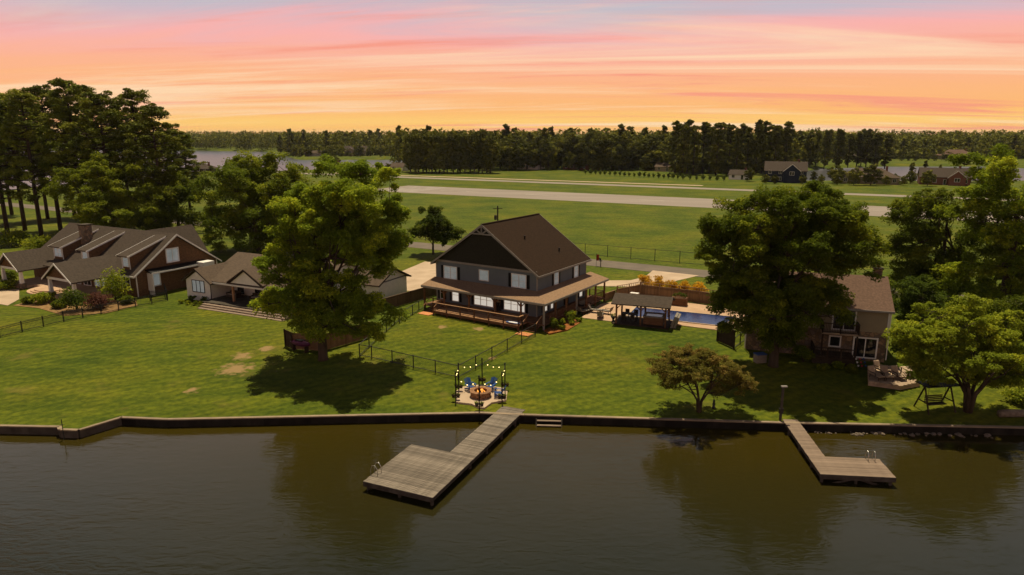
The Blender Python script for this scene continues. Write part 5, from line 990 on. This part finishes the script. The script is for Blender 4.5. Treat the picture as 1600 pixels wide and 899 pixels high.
def put(protos, i, x, y, H, Hp, rz, label, group, sx=1.0):
    s = H/Hp; loc = (x, y, float(max(ground(x, y), .3))); p = protos[i]
    if i not in used and protos is pp:
        used.add(i); p.location = loc; p.rotation_euler = (0, 0, rz); p.scale = (s*sx, s*sx, s); p['label'] = label; p['group'] = group; return p
    return copy_tree(p, loc, rz, (s*sx, s*sx, s), label=label, group=group)
for i, (px, ty, Y) in enumerate(spots):
    b = aty(px, ty, Y); H = b[2]-LAND; put(pp, i % 3, b[0], Y, H, (30, 33, 28)[i % 3], i*1.7, {285: 'rightmost and lowest pine of the left grove', 262: 'second pine from the right end of the left grove', 235: 'third pine from the right end of the left grove', 100: 'tallest pine of the left grove, above its middle'}.get(px, PL), PG, 1.15)
# tree belts beyond the airfield -------------------------------------
def far_proto(kind, seed, H):
    rng = np.random.default_rng(seed)
    if kind == 'pine': return pine_proto(seed, H, 75, 1.25, 46, 'leaf_far', .10, .15)
    root = thing('tree', 'tree', 'tree', (0, 0, LAND)); w_ = {'round': .34, 'column': .17, 'broad': .42}[kind]
    C = spread(rng, [(0, 0, H*.52, H*w_, H*w_, H*.46)], 56, H*.07, .4); V, t = foliage(rng, C, H*.085*(.7+.6*rng.random(len(C))), 70, 1.0, .85)
    link('crown', quads_mesh('crown', V, t, M['leaf_far']), root); MB().tube([(0, 0, -.5), (0, 0, H*.4), (0, 0, H*.8)], [H*.018, H*.013, H*.004], 6).build('trunk', M['bark'], root); return root
fpr = {'pine': [far_proto('pine', 31, 24), far_proto('pine', 32, 24), far_proto('pine', 33, 24)], 'round': [far_proto('round', 34, 16), far_proto('round', 35, 16)], 'column': [far_proto('column', 36, 18), far_proto('column', 37, 18)], 'broad': [far_proto('broad', 38, 16)]}
fH = dict(pine=24, round=16, column=18, broad=16); rr = random.Random(11)
LAB = dict(pine='dark pine in the tree belt beyond the runway', round='round leafy tree in the tree belt beyond the runway', column='dark columnar tree in the row beyond the runway', broad='low spreading tree by the bay beyond the runway')
fu = set()
def fput(kind, px, ty, Y, where):
    b = aty(px, ty, Y); H = max(4, b[2]-LAND); i = rr.randrange(len(fpr[kind])); p = fpr[kind][i]; s = H/fH[kind]; loc = (b[0], Y, LAND-.1)
    nm = {'pine': 'dark pine', 'round': 'leafy round tree', 'column': 'dark columnar tree', 'broad': 'low spreading tree'}[kind]; lab = '%s %s' % (nm, where); grp = lab+' group'
    if (kind, i) not in fu:
        fu.add((kind, i)); p.location = loc; p.scale = (s, s, s); p.rotation_euler = (0, 0, rr.random()*6); p['label'] = lab; p['group'] = grp; p.name = {'pine': 'pine_tree', 'round': 'broadleaf_tree', 'column': 'columnar_tree', 'broad': 'broadleaf_tree'}[kind]; return p
    sx = s*rr.uniform(.95, 1.3); return copy_tree(p, loc, rr.random()*6, (sx, sx, s), label=lab, group=grp)
def row(kind, n, px, step, t0, t1, Y, dY, where, j=5):
    for i in range(n): fput(kind, px+i*step+rr.uniform(-j, j), rr.uniform(t0, t1), Y+rr.uniform(0, dY), where)
row('column', 20, 640, 6.6, 203, 216, 368, 14, 'in the dense row left of the ranch houses beyond the runway', 2)
row('round', 26, 765, 11.5, 206, 224, 398, 24, 'above the low houses beyond the runway')
row('pine', 34, 630, 18, 196, 207, 440, 40, 'rising at the back of the tree belt beyond the runway', 8)
row('pine', 18, 1058, 10.5, 189, 203, 348, 25, 'in the tall clump left of the dark blue house', 4)
row('round', 18, 890, 17, 226, 246, 394, 10, 'among the low houses behind the evergreen shrub row', 6)
row('pine', 16, 1240, 10, 203, 211, 420, 60, 'behind the dark blue house', 4)
for px, ty, Y in ((1307, 258, 296), (1337, 262, 284), (1364, 257, 283), (1284, 274, 292), (1400, 272, 298), (1172, 262, 307), (1272, 268, 305), (1196, 276, 292), (1386, 277, 283), (1310, 270, 286), (1211, 273, 291), (1255, 274, 290)): fput('round', px, ty, Y, 'between the dark blue house and the tan hip roof')
for px, ty, Y in ((1425, 268, 292), (1452, 266, 279), (1520, 260, 300), (1545, 262, 290), (1412, 280, 282)): fput('round', px, ty, Y, 'beside the far brick house')
for px, ty, Y in ((1427, 254, 300), (1447, 252, 304), (1470, 258, 310)): fput('pine', px, ty, Y, 'between the tan hip roof and the far brick house')
row('broad', 16, 1285, 15, 236, 246, 530, 25, 'on the far bank of the right-hand bay')
row('pine', 30, 1262, 12, 211, 222, 580, 60, 'behind the far bank of the right-hand bay', 6)
row('pine', 16, 435, 13, 202, 215, 690, 60, 'on the wooded peninsula across the lake')
row('round', 12, 455, 15, 226, 240, 622, 25, 'along the peninsula shore across the lake')
for px, ty, Y in ((512, 246, 402), (522, 243, 410), (497, 252, 398), (640, 252, 390), (606, 258, 396), (330, 262, 372), (470, 256, 395)): fput('round', px, ty, Y, 'on the near lake shore behind the big left tree')
# evergreen shrubs along the airfield edge
sp = bush('evergreen_shrub', 'small dark evergreen in the shrub row along the far airfield edge', (0, 0, 0), 1.0, 2.6, 'leaf_dark', 50, 'evergreen shrub row at the airfield edge', 10, 40, .4)
for i in range(27):
    px = 915+i*7.6+(i > 20)*(i-20)*3; py = 272.5+i*.42; b = at(px, py, LAND)
    if i == 0: sp.location = b
    else: copy_tree(sp, b, i*1.3, rr.uniform(.8, 1.15))
# far forest, one mass
def forest():
    rng = np.random.default_rng(77); XS, YS = [], []
    for p0, p1, y0, y1, n in ((1235, 1750, 590, 720, 750), (380, 640, 690, 800, 420), (-200, 480, 850, 1150, 1500), (600, 1260, 440, 560, 800), (-300, 1900, 1100, 2000, 1700), (-300, 1900, 2000, 3400, 1300)):
        y = y0+(y1-y0)*rng.random(n); XS.append((p0+(p1-p0)*rng.random(n)-800)/FPX*y*1.01); YS.append(y)
    nt_ = sum(len(y) for y in YS)
    for p0, p1, y0, y1, n in ((636, 1260, 412, 440, 420), (1235, 1700, 568, 592, 240), (400, 640, 640, 690, 160), (1050, 1190, 372, 385, 70)):
        y = y0+(y1-y0)*rng.random(n); XS.append((p0+(p1-p0)*rng.random(n)-800)/FPX*y*1.01); YS.append(y)
    X, Y = np.concatenate(XS), np.concatenate(YS); low = np.arange(len(X)) >= nt_; keep = np.ones(len(X), bool)
    for P in BAYS: keep &= ~in_poly(X, Y, P) & ~in_poly(X, Y-6, P)
    X, Y, low = X[keep], Y[keep], low[keep]; n = len(X)
    H = np.where(low, 5+5*rng.random(n), 12+11*rng.random(n)+np.clip((Y-1100)/1500, 0, 1.3)*4); per = 6
    C = np.repeat(np.stack([X, Y, np.full(n, LAND)], 1), per, 0); Hh = np.repeat(H, per); k = np.tile(np.linspace(0, 1, per), n)+.1*rng.random(n*per)
    C[:, 2] += Hh*(.12+.78*k); rad = Hh*.19*(1-.6*(k-.4)); C[:, :2] += rng.normal(size=(n*per, 2))*(Hh*.10)[:, None]
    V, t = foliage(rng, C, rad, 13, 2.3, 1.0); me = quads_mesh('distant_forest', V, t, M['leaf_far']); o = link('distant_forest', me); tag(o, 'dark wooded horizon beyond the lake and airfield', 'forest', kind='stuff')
forest()
# ------------------------------------------------------------------ beds and shrubs
sheet('mulch_bed', [hl(2.5, -2.6), hl(3.6, -3.4), hl(4.6, -1.0), hl(4.4, 2.2), hl(3.4, 3.4), hl(2.5, 3.4)], M['mulch'], .05, .3)
for i, (x, y, r, h, m, lab) in enumerate(((3.2, -1.6, .65, 1.5, 'leaf_oak', 'tall green shrub at the near porch corner'), (3.9, -1.3, .45, .5, 'leaf_light', 'low leafy plant in front of the near porch corner shrub'), (3.3, .2, .5, .9, 'leaf_oak', 'medium shrub in the middle of the porch bed'), (3.3, 1.9, .8, 1.3, 'leaf_oak', 'rounded shrub at the rear of the porch bed'), (4.0, 1.0, .4, .5, 'leaf_light', 'low plant in front of the rear porch bed shrub'), (4.0, 2.6, .4, .5, 'leaf_light', 'low plant at the patio end of the porch bed'))): bush('shrub', lab, hl(x, y), r, h, m, 60+i, size=.15)
LH = lambda x, y: Vector((-49.04+math.cos(-.5)*x-math.sin(-.5)*y, 87.04+math.sin(-.5)*x+math.cos(-.5)*y, LAND))
for i, (px, py, r, h, m, lab) in enumerate(((180, 470, 2.2, 4.2, 'leaf_oak', 'tall rounded shrub against the shingled house porch'), (120, 485, 1.9, 2.7, 'leaf_dark', 'big dark green shrub at the porch pier of the shingled house'), (153, 483, 1.6, 1.8, 'leaf_purple', 'purple-leaved shrub below the shingled house'), (198, 475, 1.0, 1.0, 'leaf_oak', 'small green shrub right of the purple shrub'), (92, 482, .9, 1.0, 'leaf_oak', 'small shrub left of the big dark shrub'), (68, 474, 1.3, 1.3, 'leaf_light', 'light green shrub below the round steps'), (45, 475, .8, .8, 'leaf_light', 'small light shrub left of the round steps bed'), (12, 452, 1.3, 1.1, 'leaf_oak', 'clipped shrub at the far left house corner'), (12, 440, 1.2, 1.4, 'leaf_oak', 'shrub behind the clipped shrub at the far left'))): bush('shrub', lab, g(px, py), r, h, m, 70+i, n=20, per=90, size=.24)
sheet('mulch_bed', [g(*p) for p in ((20, 478), (60, 482), (100, 494), (165, 490), (215, 478), (212, 468), (110, 474), (60, 468))], M['soil'], .05, .3)
sheet('shingle_house_patio', [g(*p) for p in ((-30, 470), (12, 478), (30, 468), (30, 452), (-30, 450))], M['concrete'], .05, .3)
for i, (px, py) in enumerate(((284, 474.5), (293, 476.5), (303, 477.5), (313, 478))): bush('golden_shrub', 'small golden shrub, %s in the row before the white cottage' % ('first from the left', 'second from the left', 'third from the left', 'fourth from the left')[i], g(px, py), .42, .5, 'leaf_light', 90+i, n=8, per=40, size=.14)
for i, (px, py) in enumerate(((300, 472), (318, 474))): bush('shrub', 'dark low shrub under the %s of the white cottage gable' % ('window', 'right corner')[i], g(px, py), .6, .9, 'leaf_dark', 95+i, n=8, per=50, size=.18)
for i, (px, py) in enumerate(((1007, 458), (1027, 461), (1049, 464), (1069, 466), (1089, 469))): bush('yellow_shrub', 'yellow flowering shrub behind the pool fence, %s from the left' % ('first', 'second', 'third', 'fourth', 'fifth')[i], g(px, py), 1.15, 2.5, 'leaf_yellow', 100+i, n=16, per=110, size=.2)
for i, (px, py, r, h, m, lab) in enumerate(((1255, 566, .9, 1.6, 'leaf_oak', 'rounded shrub against the stone wall of the right house'), (1405, 560, 1.0, 2.4, 'leaf_dark', 'dark shrub at the right corner of the right house'), (1425, 548, .9, 1.8, 'leaf_light', 'light shrub beyond the right corner of the right house'), (1285, 578, .5, .5, 'leaf_light', 'low plant in the shade before the right house'), (1330, 582, .6, .5, 'leaf_light', 'low plants left of the flower stand'), (1310, 576, .5, .6, 'leaf_oak', 'small plant before the lower deck'), (1590, 630, 1.2, 1.2, 'leaf_oak', 'low shrub at the far right edge of the lawn'), (60, 395, 3, 3, 'leaf_light', 'wide light green shrub behind the left porch of the shingled house'), (20, 385, 3, 2.6, 'leaf_oak', 'wide shrub at the far left behind the shingled house'), (332, 352, 2.4, 4, 'leaf_oak', 'bushy shrub below the dense round tree'), (345, 395, 1.5, 2, 'leaf_light', 'light shrub beside the dense round tree trunk'))): bush('shrub', lab, g(px, py), r, h, m, 110+i, n=18, per=80, size=.22 if r < 2 else .35)

# ------------------------------------------------------------------ air
hz = bpy.data.materials.new('haze'); hz.use_nodes = True; n = hz.node_tree.nodes; n.remove(n['Principled BSDF'])
pv = n.new('ShaderNodeVolumePrincipled'); pv.inputs['Color'].default_value = (.86, .88, .92, 1); pv.inputs['Density'].default_value = HAZE; pv.inputs['Anisotropy'].default_value = .3; hz.node_tree.links.new(pv.outputs[0], n['Material Output'].inputs['Volume'])
o = MB().box(-5000, 5000, -3200, 9300, -2.4, 48).build('haze', hz); tag(o, 'thin evening haze over the lake and fields', 'haze', kind='stuff')
